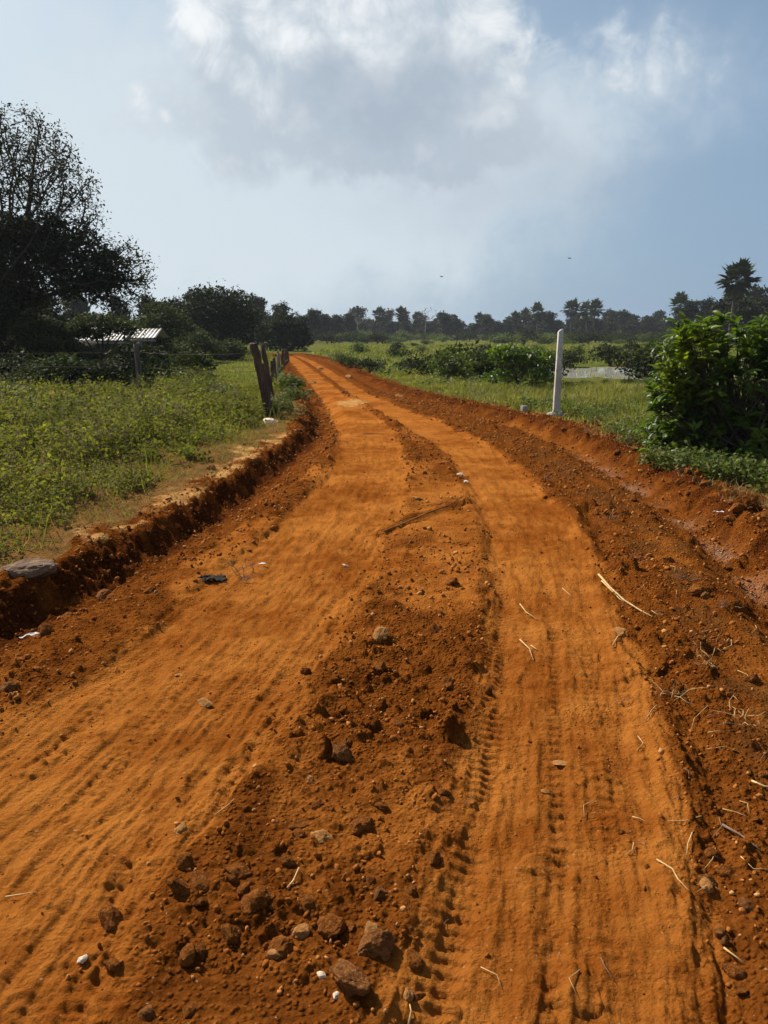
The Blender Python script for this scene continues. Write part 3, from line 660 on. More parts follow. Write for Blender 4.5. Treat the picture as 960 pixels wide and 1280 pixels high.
for px, Y, sc in ((392, 150, .62), (404, 165, .66), (418, 175, .68), (378, 140, .66), (350, 130, .7), (322, 120, .8), (436, 190, .7), (290, 125, .8), (240, 120, .7), (190, 110, .75), (150, 105, .7), (100, 100, .8), (40, 95, .8)):
    p = W(px, 418, Y); put_copy(FP, rng.integers(6), (p[0], Y, 0), rng.random()*6.3, sc, LF_L if 370 < px < 440 else 'tree of the wood hidden behind the left field trees', 'tree', 'trees past the bend of the road' if 370 < px < 440 else 'wood behind the left field', 'far')

# bare grey tree and pale limbed tree standing above the wood
def bare_tree(px, Y, H, w, label, leafn, leaf_m=None):
    c = W(px, 418, Y); base = np.array([c[0], Y, -.1]); att = ell((c[0], Y, H*.74), (w, w*.7, H*.24), 130)
    grown_tree('bare_tree', label, 'tree', base, (c[0], Y, H*.42), att, leaf_m or M['tree_leaf_thin'], M['bark_pale'], .8, 1.0, .035, leafn, .3, .5, .35, 2.2)
bare_tree(447, 215, 8.2, 5.0, 'nearly bare grey tree in the wood, left of the first palms', 1)
bare_tree(532, 218, 9.2, 3.6, 'thin leaved pale limbed tree rising right of the three first palms', 2)

# ------------------------------------------------------------------ palms
def fan_leaf(mb, P, D, R_, nb=18, spread=2.1, droop=.25, rnd=.5):
    """one fan leaf: stalk and a disc of stiff blades"""
    D = unit(D); side = unit(np.cross(D, [0, 0, 1])+1e-6); up = np.cross(side, D)
    tip = P+D*R_*.9; frusta(mb, [P], [tip], R_*.025, R_*.015, 3, [rnd*.5])
    a = np.linspace(-spread, spread, nb); A = np.cos(a)[:, None]*D+np.sin(a)[:, None]*side+rng.normal(size=(nb, 3))*.06; A[:, 2] -= droop*np.abs(np.sin(a*.5))+.10*rng.random()
    L = R_*(.95-.30*np.abs(a/spread))*(.9+.2*rng.random(nb)); A = unit(A); B = unit(np.cross(up+rng.normal(size=(nb, 3))*.2, A)); N = np.cross(A, B)
    mb.inst(*LEAF, np.repeat(tip[None], nb, 0), A*L[:, None], B*(R_*.33), N*L[:, None]*.5, np.clip(rnd+.2*rng.normal(size=nb), 0, 1))
def palm_proto(H, R_, nleaf, nb, lean):
    root = empty('palm_tree'); t = np.linspace(0, 1, 9)[:, None]
    pts = np.hstack([lean*t*t, .3*lean*t*t, H*t]); tb = MB(); tube(tb, pts, .25-.07*t[:, 0]+.10*(1-t[:, 0])**8, 8, .03)
    link('trunk', tb.mesh('trunk', M['bark']), root)
    top = pts[-1]; mb = MB()
    for i in range(nleaf):
        u = 1-1.85*(i+.5)/nleaf; a = i*2.39996; s = math.sqrt(max(0, 1-u*u)); D = np.array([s*math.cos(a), s*math.sin(a), u])+rng.normal(size=3)*.1
        fan_leaf(mb, top+D*.12, D, R_*(.70+.5*rng.random())*(1 if u > -.2 else .85), nb, 1.9, .25, rng.random())
    link('crown', mb.mesh('crown', M['palm_leaf']), root); return root
near_palm = palm_proto(8.1, 1.45, 60, 16, .4)
p = W(912, 418, 100); near_palm.location = (p[0], 100, 0)
tag(near_palm, 'largest fan palm standing high above the bush at the right edge', 'palm tree', 'fan palms above the distant wood')
PP = [palm_proto(9.2, 1.8, 44, 12, .3), palm_proto(8.8, 1.7, 40, 12, -.5), palm_proto(9.6, 1.95, 48, 12, .1)]
for i, (px, top, Y, lab) in enumerate((
    (847, 378, 178, 'slender fan palm left of the largest fan palm'),
    (475, 392, 232, 'leftmost fan palm above the wood, right of the bare grey tree'),
    (503, 392, 230, 'second fan palm from the left above the wood'),
    (521, 398, 240, 'short fan palm beside the pale limbed tree'),
    (600, 398, 250, 'lone fan palm midway along the wood, above the dark green shrubs'),
    (645, 397, 245, 'fan palm a little left of the paired palms near the white post'),
    (671, 388, 235, 'fan palm nearest the left side of the white post'),
    (655, 394, 250, 'fan palm half sunk in the trees left of the white post'),
    (713, 384, 228, 'fan palm just right of the white post top'),
    (741, 384, 226, 'bushy double headed fan palm right of the white post'),
    (733, 386, 232, 'fan palm merging with the bushy palm right of the white post'),
    (765, 397, 248, 'low fan palm at the right end of the wood behind the pond'))):
    Y -= 14; z = W(px, top-3, Y)[2]; h = PP[i % 3]; hz = [10.6, 10.2, 11.1][i % 3]
    put_copy(PP, i % 3, (W(px, 418, Y)[0], Y, 0), rng.random()*6.3, z/hz, lab, 'palm tree', 'fan palms above the distant wood', 'palm')

# ------------------------------------------------------------------ shrubs of the right field
def shrub_proto(w, h, nleaf, size, leaf_m, name='shrub', flat=False, skirt=False):
    root = empty(name); lb = MB(); tb = MB(); bl = []
    for q in range(7):
        a = q*.9+rng.random(); rr = w*.55*math.sqrt(rng.random()); bl.append(((math.cos(a)*rr, math.sin(a)*rr, h*((.72 if flat else .35)+.35*rng.random()*(1-rr/w))), (w*.38, w*.38, h*(.14 if flat else .30)), 1))
    if skirt: bl += [((.1, 0, h*.35), (w*.75, w*.6, h*.28), 2.2), ((-w*.5, 0, h*.3), (w*.4, w*.4, h*.22), .8), ((w*.6, .1, h*.3), (w*.4, w*.4, h*.22), .8)]
    clump_crown(lb, bl, nleaf, size, 46, w*.22, .7, .55, .25)
    for c, rad, _ in bl:
        t = np.linspace(0, 1, 5)[:, None]; c = np.array(c); pts = c*t; pts[:, :2] *= t; tube(tb, pts, .022*w*(1-.7*t[:, 0]), 5)
    link('foliage', lb.mesh('foliage', leaf_m), root); link('stem', tb.mesh('stem', M['bark']), root); return root
SP = [shrub_proto(1.0, .8, 1500, .085, M['tree_leaf_mid']), shrub_proto(.8, 1.0, 1300, .08, M['shrub_leaf']), shrub_proto(1.2, .6, 1600, .08, M['shrub_leaf']), shrub_proto(1.1, .95, 1500, .09, M['far_leaf'])]
SG = 'low shrubs scattered over the field right of the road'
def shrub(i, x, y, s, lab='low green shrub in the flat field right of the road', grp=SG, sink=.05):
    z = float(ground_z(x, y)[0]); return put_copy(SP, i, (x, y, z-sink), rng.random()*6.3, s, lab, 'shrub', grp, 'shrub')
# keyed shrubs
def bright_shrub():
    r = shrub_proto(1.15, 1.22, 5200, .085, M['bush_leaf'], 'flat_topped_shrub', True, True); x, y = G(648, 487); r.location = (x, y, float(ground_z(x, y)[0])); r.scale = (1.0, 1.0, .98)
    tag(r, 'bright green flat topped shrub left of the white post', 'shrub')
bright_shrub()
for px, py, i, s, lab in (
    (588, 472, 0, 1.9, 'tall dark shrub behind and left of the bright flat topped shrub'),
    (560, 476, 1, 1.4, 'mid green shrub at the left end of the tall dark shrubs'),
    (624, 474, 0, 1.7, 'dark shrub directly behind the bright flat topped shrub'),
    (668, 478, 3, 1.25, 'dull green shrub between the bright shrub and the white post'),
    (540, 470, 3, 1.2, 'dull shrub in the tall grass left of the mid green shrub'),
    (515, 463, 0, .8, 'small dark shrub on the reddish open ground'),
    (440, 460, 0, .8, 'small dark shrub beside the far stretch of the road'),
    (462, 466, 3, .8, 'greyish shrub right of the road before the red ground'),
    (425, 455, 1, .8, 'light green shrub nearest the far bend on its right side'),
    (500, 448, 0, 1.2, 'dark shrub in the middle of the right field below the second palm'),
    (812, 474, 3, 1.5, 'dark small leaved shrub at the right end of the pond'),
    (835, 470, 0, 1.7, 'dark shrub behind the glossy bush beside the pond'),
    (783, 479, 0, .30, 'little dark shrub on the near shore of the pond'),
    (712, 490, 2, .55, 'low green clump just right of the white post'),
    (735, 480, 2, .32, 'leftmost little tuft on the near shore of the pond'),
    (757, 478, 1, .26, 'little tuft on the near shore of the pond below the mud bank'),
    (803, 479, 2, .36, 'tuft on the near shore of the pond close to the glossy bush'),
    (822, 477, 0, .50, 'dark tuft at the near right shore of the pond beside the glossy bush'),
    (762, 456, 3, 1.4, 'spreading dull shrub on the far bank of the pond'),
    (800, 457, 0, 1.7, 'largest dark shrub on the far bank of the pond'),
    (712, 458, 3, 1.1, 'dull shrub at the left end of the far pond bank'),
    (840, 456, 1, 1.7, 'green shrub behind the pond near the right bush')):
    x, y = G(px, py); shrub(i, x, y, s, lab)
k = 0
for q in range(900):
    y = 26+95*rng.random()**1.1; x = -4+rng.random()*(y*.75+8)
    px = 480+x/y*960
    if px < 395 or px > 1010 or (y > 70 and rng.random() < .3): continue
    if any(math.hypot((x-cx)/ax, (y-cy)/ay) < 1.35 for cx, cy, ax, ay in POND): continue
    if any(abs(a) < 2.2 for a in (lined(np.array([x]), np.array([y]), RD)[0][0],)): continue
    if gn(np.array([x*.09]), np.array([y*.06]), 5)[0] < .0: continue
    if 17 < y < 44 and 670 < px < 900: continue
    if y < 45 and rng.random() < .7: continue
    if px < 560 and y < 80 and rng.random() < .6: continue
    shrub(int(rng.choice([0, 1, 2, 2, 1, 3])), x, y, (.25+.95*rng.random()**2)*(1 if y < 60 else 1.2)); k += 1
    if k >= 75: break
k = 0
for q in range(500):
    y = 120+105*rng.random(); x = -20+rng.random()*(y*.8)
    px = 480+x/y*960
    if px < 400 or px > 1000: continue
    if gn(np.array([x*.04]), np.array([y*.05]), 9)[0] < -.12: continue
    shrub(int(rng.integers(4)), x, y, 1.6+1.6*rng.random(), 'bushy thicket clump on the open ground before the distant wood', 'thicket clumps before the distant wood'); k += 1
    if k >= 150: break

# ------------------------------------------------------------------ the big glossy bush at the right edge
def glossy_bush():
    x, y = G(905, 585); y0 = 9.6; base = np.array([4.35, y0, float(ground_z(4.35, y0)[0])-.02]); root = empty('glossy_bush', base)
    tb, lb = MB(), MB(); s = y0/960
    tips = []
    for px, py, rx, ry, dy, n in ((870, 450, 42, 38, .55, 60), (905, 480, 60, 50, .8, 90), (950, 470, 50, 55, .8, 75), (850, 520, 36, 42, .5, 60), (905, 540, 60, 40, .8, 90), (960, 545, 50, 40, .8, 70),
                                  (985, 440, 40, 50, .8, 70), (1030, 500, 60, 70, .9, 130), (840, 485, 26, 30, .4, 30), (868, 412, 22, 14, .3, 10), (880, 432, 30, 20, .3, 18), (832, 440, 26, 22, .4, 12), (950, 418, 30, 20, .4, 16), (828, 545, 24, 30, .5, 26), (850, 575, 40, 16, .6, 30), (930, 585, 50, 16, .6, 40)):
        tips.append(ell(W(px, py, y0)-base, (rx*s, dy, ry*s), n, .45))
    tips.append(np.array([W(903, 394, y0)-base, W(896, 400, y0+.1)-base, W(862, 408, y0)-base, W(850, 418, y0-.2)-base, W(938, 408, y0+.2)-base, W(846, 402, y0)-base, W(878, 398, y0+.1)-base, W(920, 400, y0)-base, W(828, 428, y0)-base, W(815, 470, y0-.1)-base, W(812, 505, y0-.1)-base, W(950, 396, y0)-base, W(806, 535, y0-.1)-base]))
    tips = np.vstack(tips); tips = tips[tips[:, 2] > .05]
    for t in tips:
        foot = np.array([rng.normal()*.22+t[0]*.22+.15, rng.normal()*.25, 0]); q = np.linspace(0, 1, 5)[:, None]; pts = foot*(1-q)+t*q; pts[:, :2] += (foot-t)[:2]*(q*(1-q))*.5*rng.random()
        tube(tb, pts, .010*(1-.55*q[:, 0]), 4, caps=False)
        n = int(rng.integers(9, 15)); D = unit(t-foot); D = unit(D+np.array([0, 0, .7])); B0 = unit(np.cross(D, [.3, 1, .1])); N0 = np.cross(D, B0)
        a = np.arange(n)*2.4; e = .15+.85*rng.random(n); A = unit(D*e[:, None]+(B0*np.cos(a)[:, None]+N0*np.sin(a)[:, None])*(1.1-.3*e)[:, None]+rng.normal(size=(n, 3))*.15)
        L = (.085+.065*rng.random())*(1+.28*rng.normal(size=n)).clip(.5, 1.5)
        P = t-D*(rng.random(n)[:, None]*.13)
        Z = D[None]+np.array([[0, 0, .5]]); Nn = unit(Z-A*(A*Z).sum(1)[:, None]); B = unit(np.cross(Nn, A)+rng.normal(size=(n, 3))*.25); B = unit(B-A*(A*B).sum(1)[:, None]); Nn = np.cross(A, B)
        tone = rng.random(); lb.inst(*LEAF2, P, A*L[:, None], B*(L*.40)[:, None], Nn*L[:, None], np.clip(tone*.55+rng.random(n)*.45, 0, 1))
    link('stem', tb.mesh('stem', M['bark']), root); link('foliage', lb.mesh('foliage', M['bush_leaf']), root)
    tag(root, 'big leafy bush with glossy green leaves beside the road at the right edge', 'bush')
glossy_bush()

# ------------------------------------------------------------------ weeds and grass: stuff
def scatter(n, region):
    """random ground points in a fan in front of the camera, denser nearby"""
    x0, x1, y0, y1, p = region
    y = y0+(y1-y0)*rng.random(n)**p; x = x0+(x1-x0)*rng.random(n); return x, y
def plant_mesh(lb, sb, P, H, W_, leaf, nl, tone=None):
    """leafy plants: P feet, H heights, W_ spread, leaf size, nl leaves each"""
    n = len(P); H = np.broadcast_to(H, n); nst = 3
    lean = rng.normal(size=(n, nst, 3))*np.array([.5, .5, 0]); lean[..., 2] = 1; lean = lean*np.array([1, 1, 1.])
    top = P[:, None]+unit(lean)*(H[:, None]*(.6+.4*rng.random((n, nst))))[..., None]+0
    if sb is not None: frusta(sb, np.repeat(P, nst, 0), top.reshape(-1, 3), .0035, .002, 3)
    which = rng.integers(0, nst, (n, nl)); t = .15+.85*rng.random((n, nl))**.8
    T_ = np.take_along_axis(top, which[..., None].repeat(3, 2), 1); Q = P[:, None]*(1-t[..., None])+T_*t[..., None]+rng.normal(size=(n, nl, 3))*(W_*.28)
    tone = rng.random(n) if tone is None else tone
    rn = np.clip(np.repeat(tone, nl)*.6+rng.random(n*nl)*.4, 0, 1)
    Q = Q.reshape(-1, 3); Q[:, 2] = np.maximum(Q[:, 2], np.repeat(P[:, 2], nl)+.01)
    sz = np.broadcast_to(leaf, n).repeat(nl); A = rdir(len(Q), .6); Z = np.array([0, 0, 1.]); Nt = unit(Z-A*(A@Z)[:, None]+rng.normal(size=(len(Q), 3))*.5); B = unit(np.cross(Nt, A)); Nn = np.cross(A, B); s = (sz*(.6+.7*rng.random(len(Q))))[:, None]
    lb.inst(*LEAF, Q, A*s, B*s*.62, Nn*s, rn)
def patch(x, y, sc, seed, lo, hi): return sst(fbm(x*sc, y*sc, 3, seed), lo, hi)
def left_weeds():
    lb, sb = MB(), MB()
    x, y = scatter(26000, (-17, -.5, 2.6, 22, .75)); k = (np.abs(x) < y*.70+1.0); x, y = x[k], y[k]
    z, q = terrain(x, y); dd = -q['dd']
    # a dusty strip along the lip stays open; the short grass beyond the posts stays low
    px = 480+x/y*960
    strip = np.where(y < 8.5, .55, .9)
    pr = sst(dd+.5*fbm(x*1.2, y*1.2, 2, 7), strip, strip+.6)*(.12+.88*patch(x, y, .75, 8, -.20, .15)); pr[q['dd'] > 0] = 0
    k = rng.random(len(x)) < pr; x, y, z, dd = x[k], y[k], z[k], dd[k]
    H = (.10+.52*patch(x, y, 1.0, 9, -.10, .45)*sst(dd, .6, 2.0)+.10*rng.random(len(x))**2)*(1-.35*sst(y, 15, 20))
    P = np.stack([x, y, z-.01], 1); n = len(P); print('left weeds', n)
    tone = np.clip(.5+.7*fbm(x*1.1, y*1.1, 3, 3)+.2*rng.normal(size=n), 0, 1)
    nr = y < 9
    plant_mesh(lb, sb, P[nr], H[nr], .15, .042, 34, tone[nr]); plant_mesh(lb, sb, P[~nr], H[~nr]*1.0, .20, .062, 24, tone[~nr])
    # taller weeds standing over the rest
    x, y = scatter(5200, (-15, -.8, 3.2, 24, .8)); z, q = terrain(x, y); dd = -q['dd']; px = 480+x/y*960
    k = (q['dd'] < 0) & (rng.random(len(x)) < sst(dd, 1.1, 2.0)*patch(x, y, .8, 13, -.12, .22)*(np.abs(x) < y*.62+.8)) & ~((px > 262) & (px < 345) & (y > 14)) & ~((px < 215) & (y > 18)); x, y, z = x[k], y[k], z[k]
    P = np.stack([x, y, z-.01], 1); n = len(P); H = .26+.34*rng.random(n)+.012*y; plant_mesh(lb, sb, P, H, .15, .050+.0012*y, 44, np.clip(.55+.35*rng.normal(size=n), 0, 1)); print('tall weeds', n)
    # a farther carpet
    x, y = scatter(9000, (-32, -2.5, 18, 60, .8)); z, q = terrain(x, y); px = 480+x/y*960
    lawn = (px > 262) & (px < 330) & (y > 17) & (y < 46)
    k = (q['dd'] < -.7) & ~lawn & ~((px < 215) & (y > 18.5)) & (rng.random(len(x)) < .2+.8*patch(x, y, .3, 10, -.3, .1)) & (np.abs(x) < y*.6+1)
    P = np.stack([x[k], y[k], z[k]-.01], 1); H = (.16+.30*patch(P[:, 0], P[:, 1], .35, 12, -.2, .4))
    plant_mesh(lb, None, P, H, .42, .095, 22)
    w = tag(link('weeds', lb.mesh('weeds', M['weed_leaf'])), 'knee high yellow green leafy weeds covering the left field', 'weeds', None, 'stuff')
    tag(link('weed_stems', sb.mesh('weed_stems', M['twig'])), 'thin brown stems of the weeds in the left field', 'weeds', None, 'stuff')
left_weeds()
def blades(mb, x, y, z, h, wd, lean=.5):
    n = len(x); A = np.stack([rng.normal(size=n)*lean, rng.normal(size=n)*lean, np.ones(n)], 1); A = unit(A); B, N = frames(A); h = np.asarray(h)[:, None]; wd = np.broadcast_to(wd, n)[:, None]
    tone = np.clip(.5+.6*fbm(x*.8, y*.8, 2, 4)+.25*rng.normal(size=n), 0, 1); mb.inst(*BLADE, np.stack([x, y, z], 1), A*h, B*wd, N*h*1.6, tone)
def grasses():
    g, dgr, w = MB(), MB(), MB()
    # left: thin dry grass along the lip, short grass lawn by the posts
    x, y = scatter(150000, (-11, 0, 2.4, 17, .9)); z, q = terrain(x, y); dd = -q['dd']; k = (q['dd'] < 0) & (dd > .3) & (rng.random(len(x)) < (.12+.6*patch(x, y, 1.6, 14, -.2, .3))*sst(dd, .25, .7)) & (np.abs(x) < y*.7+1)
    x, y, z = x[k], y[k], z[k]; k = rng.random(len(x)) < .5
    blades(dgr, x[k], y[k], z[k], .03+.08*rng.random(k.sum()), .0065, .9); k = ~k; blades(g, x[k], y[k], z[k], .04+.08*rng.random(k.sum()), .006, .7)
    # tall stray stems and grass tufts among the weeds
    x, y = scatter(16000, (-13, -.8, 3, 19, .8)); z, q = terrain(x, y); dd = -q['dd']; k = (q['dd'] < 0) & (dd > .7) & (rng.random(len(x)) < patch(x, y, 1.4, 71, .0, .3)) & (np.abs(x) < y*.65+1); x, y, z = x[k], y[k], z[k]
    k = rng.random(len(x)) < .45; blades(dgr, x[k], y[k], z[k], .18+.34*rng.random(k.sum()), .007, .35); k = ~k; blades(g, x[k], y[k], z[k], .15+.32*rng.random(k.sum()), .009, .4)
    x, y = scatter(26000, (-14, -2, 15, 48, .8)); px = 480+x/y*960; k = (px > 225) & (px < 345); x, y = x[k], y[k]; z, q = terrain(x, y); k = q['dd'] < -.5; blades(g, x[k], y[k], z[k], .06+.06*rng.random(k.sum()), .03, .6)
    # right: tall fine grass between the road and the pond
    x, y = scatter(150000, (-1.5, 17, 8.0, 31, .8)); z, q = terrain(x, y); dg = q['dg']
    k = (dg > .6) & (q['pond'] < .10) & ~((y > 23.5) & (480+x/y*960 > 690)) & (rng.random(len(x)) < sst(dg+.3*fbm(x, y, 2, 16), .6, 1.4)*(.35+.65*patch(x, y, .5, 15, -.3, .1))) & (np.abs(x) < y*.62+1)
    x, y, z, dg = x[k], y[k], z[k], dg[k]; h = (.08+.22*sst(dg, 1.0, 2.6)*(.5+.5*patch(x, y, .8, 17, -.3, .3))+.08*rng.random(len(x)))*(1-.45*sst(y, 18, 26))
    k = rng.random(len(x)) < .14; blades(dgr, x[k], y[k], z[k], h[k], .010+.0005*y[k], .5); k = ~k; blades(g, x[k], y[k], z[k], h[k], .009+.0008*y[k], .45)
    print('right grass', len(x))
    x, y = scatter(60000, (-6, 60, 28, 110, .8)); z, q = terrain(x, y); px = 480+x/y*960
    k = (q['dg'] > 1.0) & (q['pond'] < .12) & ~((px > 690) & (px < 880) & (y < 42)) & (rng.random(len(x)) < .3+.7*patch(x, y, .16, 18, -.2, .1)) & (px < 1000) & (px > 370)
    blades(g, x[k], y[k], z[k], .15+.22*rng.random(k.sum()), .045+.001*y[k], .5)
    x, y = scatter(9000, (5.5, 17, 26.5, 38, 1)); z, q = terrain(x, y); k = (q['pond'] > .15) & (rng.random(len(x)) < patch(x, y, .9, 66, .05, .35)*(.25+.75*(1-sst(y, 28, 31)))); n = int(k.sum()); blades(g, x[k], y[k], np.maximum(z[k], POND_Z)-.02, .08+.22*rng.random(n), .03, .35)
    # dry scrubby grass below the bush and along the right lip
    x, y = scatter(26000, (1, 7, 4.2, 12, 1)); z, q = terrain(x, y); dg = q['dg']; k = (dg > .36) & (dg < 2.6) & (rng.random(len(x)) < .95*patch(x, y, 1.5, 19, -.3, .2)) & (np.abs(x) < y*.62+1)
    blades(dgr, x[k], y[k], z[k], .05+.10*rng.random(k.sum()), .006, .9)
    x, y = scatter(5200, (1, 7.5, 5.0, 17, 1)); z, q = terrain(x, y); dg = q['dg']; k = (dg > .62) & (dg < 7) & (rng.random(len(x)) < (.35+.65*patch(x, y, .8, 20, -.2, .2)*sst(-dg, -3.5, -1.5))*sst(dg+.3*fbm(x, y, 2, 60), .8, 1.7)) & (np.abs(x) < y*.62+1)
    P = np.stack([x[k], y[k], z[k]], 1); plant_mesh(w, None, P, .10+.22*rng.random(len(P)), .14, .045, 26)
    x, y = scatter(5000, (-6, 26, 16, 60, .8)); z, q = terrain(x, y); px = 480+x/y*960; k = (q['dg'] > .8) & (q['pond'] < .12) & ~((px > 690) & (px < 880) & (y < 42) & (y > 18)) & (rng.random(len(x)) < patch(x, y, .3, 23, -.1, .3)) & (px < 1000)
    P = np.stack([x[k], y[k], z[k]], 1); plant_mesh(w, None, P, .14+.3*rng.random(len(P)), .35, .10, 24)
    tag(link('grass', g.mesh('grass', M['grass'])), 'green grass of the fields on both sides of the road', 'grass', None, 'stuff')
    tag(link('dry_grass', dgr.mesh('dry_grass', M['dry_grass'])), 'thin straw coloured dry grass along the road edges', 'grass', None, 'stuff')
    tag(link('undergrowth', w.mesh('undergrowth', M['shrub_leaf'])), 'low green leafy undergrowth right of the road and below the glossy bush', 'undergrowth', None, 'stuff')
grasses()

# named clumps of weeds one can point to
def near_bush(px, py, w, h, nl, lab, size=.055, mat='weed_leaf'):
    x, y = G(px, py); z = float(ground_z(x, y)[0]); root = empty('weed_bush', (x, y, z-.01)); lb, sb = MB(), MB(); n = max(6, int(60*w*w))
    a, r = rng.random(n)*6.28, w*.5*np.sqrt(rng.random(n)); P = np.stack([r*np.cos(a), r*np.sin(a), r*0], 1)
    H = h*(1-.5*(r/(w*.5))**2)*(.7+.4*rng.random(n)); plant_mesh(lb, sb, P, H, .16, size, nl)
    link('stem', sb.mesh('stem', M['twig']), root); link('foliage', lb.mesh('foliage', M[mat]), root); tag(root, lab, 'bush', 'leafy weed bushes beside the road')
near_bush(300, 524, .85, .50, 46, 'bright leafy weed bush at the foot of the leaning post, on its left', .055)
near_bush(352, 520, .75, .50, 46, 'weed bush between the leaning post and the road', .05, 'shrub_leaf')
near_bush(368, 500, .6, .45, 46, 'weed bush at the road edge below the row of far posts', .06, 'shrub_leaf')
near_bush(362, 486, .8, .5, 40, 'weed bush in front of the far row of posts', .08, 'shrub_leaf')
for px, py, w, h, lab in ((60, 512, 1.4, .75, 'shaggy bush in the weeds at the left, before the dark thicket'), (130, 508, 1.1, .65, 'shaggy bush left of the foot of the lone wooden post'), (212, 505, 1.2, .70, 'shaggy bush right of the foot of the lone wooden post'),
                          (196, 486, 1.4, .9, 'leafy bush behind the lone wooden post'), (262, 520, .9, .5, 'small shaggy bush left of the bright bush by the leaning post'), (20, 540, .9, .5, 'shaggy weed bush at the left edge in mid field'),
                          (95, 548, .8, .45, 'rounded weed bush in the middle of the left field'), (240, 478, 1.4, .7, 'leafy bush at the left side of the short grass strip'), (160, 560, .7, .42, 'weed bush half way between the lone post and the ditch')):
    near_bush(px, py, w, h, 40, lab, .055, 'shrub_leaf' if py < 500 else 'weed_leaf')
for i, (px, py, w, h, m) in enumerate(((45, 496, 2.0, .9, 1), (105, 494, 1.6, .8, 0), (150, 492, 1.5, .8, 1), (215, 490, 1.5, .8, 0), (245, 500, 1.3, .6, 0), (10, 515, 1.5, .7, 0), (275, 500, 1.0, .5, 0), (85, 525, 1.2, .55, 0), (155, 528, 1.0, .5, 0), (205, 530, 1.0, .48, 0))):
    near_bush(px, py, w, h, 36, 'unkempt weedy bush in the back half of the left field', .07, ('shrub_leaf', 'tree_leaf_mid')[m])
for px, py, w, h, lab in ((806, 566, .6, .28, 'low leafy plant at the left foot of the big glossy bush'), (835, 590, .6, .30, 'leafy plant in front of the left part of the big glossy bush'), (872, 598, .7, .26, 'low leafy plant in front of the middle of the big glossy bush'),
                          (915, 606, .7, .32, 'bright leafy plant below the big glossy bush toward the right edge'), (955, 612, .7, .36, 'leafy plant at the right edge below the big glossy bush'), (778, 548, .5, .22, 'small leafy plant in the grass left of the big glossy bush')):
    near_bush(px, py, w, h, 40, lab, .055, 'shrub_leaf')
near_bush(116, 600, .55, .30, 50, 'low clump of weeds in the middle of the near left field', .034)
near_bush(30, 640, .45, .28, 50, 'low clump of pale weeds at the left edge nearest the camera', .032)
near_bush(230, 560, .6, .34, 50, 'round clump of weeds beside the sandy lip of the ditch', .038)

# ------------------------------------------------------------------ posts, wires
def wood_post(base, top, r0, r1, label, sunk=.2, name='fence_post', grp='rough wooden fence posts left of the road', k=9, split=False):
    b = np.array(base); t = np.array(top)-b; root_m = MB(); q = np.linspace(0, 1, 12)[:, None]; pts = np.vstack([-t[None]*sunk/np.linalg.norm(t), t*q]); 
    pts[1:-1] += rng.normal(size=(11, 3))*r0*.10; rad = np.concatenate([[r0], r0+(r1-r0)*q[:, 0]])*(1+.05*rng.normal(size=13)); tube(root_m, pts, rad, k, .16)
    root_m.V[-1][-k:, 2] += rng.random(k)*r1*.5-r1*.2
    me = root_m.mesh('post', M['post_wood']); 
    o = link(name, me, None, b); tag(o, label, 'post', grp); return o
def gpt(px, py):
    x, y = G(px, py); return np.array([x, y, float(ground_z(x, y)[0])])
b = gpt(337, 522); pA = b; tA = W(316, 430, b[1]-.15); wood_post(b, tA, .088, .072, 'thickest weathered wooden post leaning left beside the road', k=12)
b = gpt(343, 512); tB = W(328, 431, b[1]); wood_post(b, tB, .055, .040, 'thinner leaning wooden post right behind the thickest post')
b = gpt(179, 504); pL = b; tL = W(170, 431, b[1]); wood_post(b, tL, .070, .055, 'lone upright wooden post standing in the weeds of the left field').data.materials[0] = M['post_grey']
fence = []
for i in range(13):
    t = i/12; x = -3.0+(-5.7+3.0)*t; y = 19.5+(46-18.5)*t; z = float(ground_z(x, y)[0]); h = .80-.04*t+.07*rng.normal()
    lab = 'dark wooden post in the receding row of fence posts along the road'
    grp = 'receding row of fence posts along the left of the road'
    if i == 4: lab = 'palest post in the receding row of fence posts'
    o = wood_post((x, y, z), (x+.05*rng.normal(), y, z+h),   .05, .042, lab, grp=grp, k=7)
    if i == 4: o.data.materials[0] = M['bark_pale']
    fence.append(np.array((x, y, z+h)))
fx = []
for i in range(4):     # posts of the left line, mostly in the shade of the tall tree
    pass
def wires():
    """three strands along the fence, one thing per run"""
    def run(pts, lab):
        mb = MB()
        for f in (.35, .62, .88):
            P = []
            for a, b_ in zip(pts[:-1], pts[1:]):
                for t in np.linspace(0, 1, 7)[:-1]:
                    g = a[0]*(1-t)+b_[0]*t; h = (a[1]-a[0])*(1-t)+(b_[1]-b_[0])*t; p = g+h*f; p[2] -= .05*4*t*(1-t); P.append(p)
            P.append(pts[-1][0]+(pts[-1][1]-pts[-1][0])*f); tube(mb, P, .0028, 4, rnd=.3)
        tag(link('fence_wire', mb.mesh('fence_wire', M['wire'])), lab, 'wire')
    run([(pL, tL), (pA, tA)], 'rusty wire strands strung from the lone post to the thick leaning post')
    far = np.array([-14.5, 22, 0]); far[2] = ground_z(far[0], far[1])[0]
    run([(far, far+np.array([0, 0, 1.2])), (pL, tL)], 'rusty wire strands running left from the lone post into the shade')
    run([(pA, tA)]+[(f-np.array([0, 0, .95]), f) for f in fence[::2]], 'rusty wire strands along the receding row of fence posts')
wires()

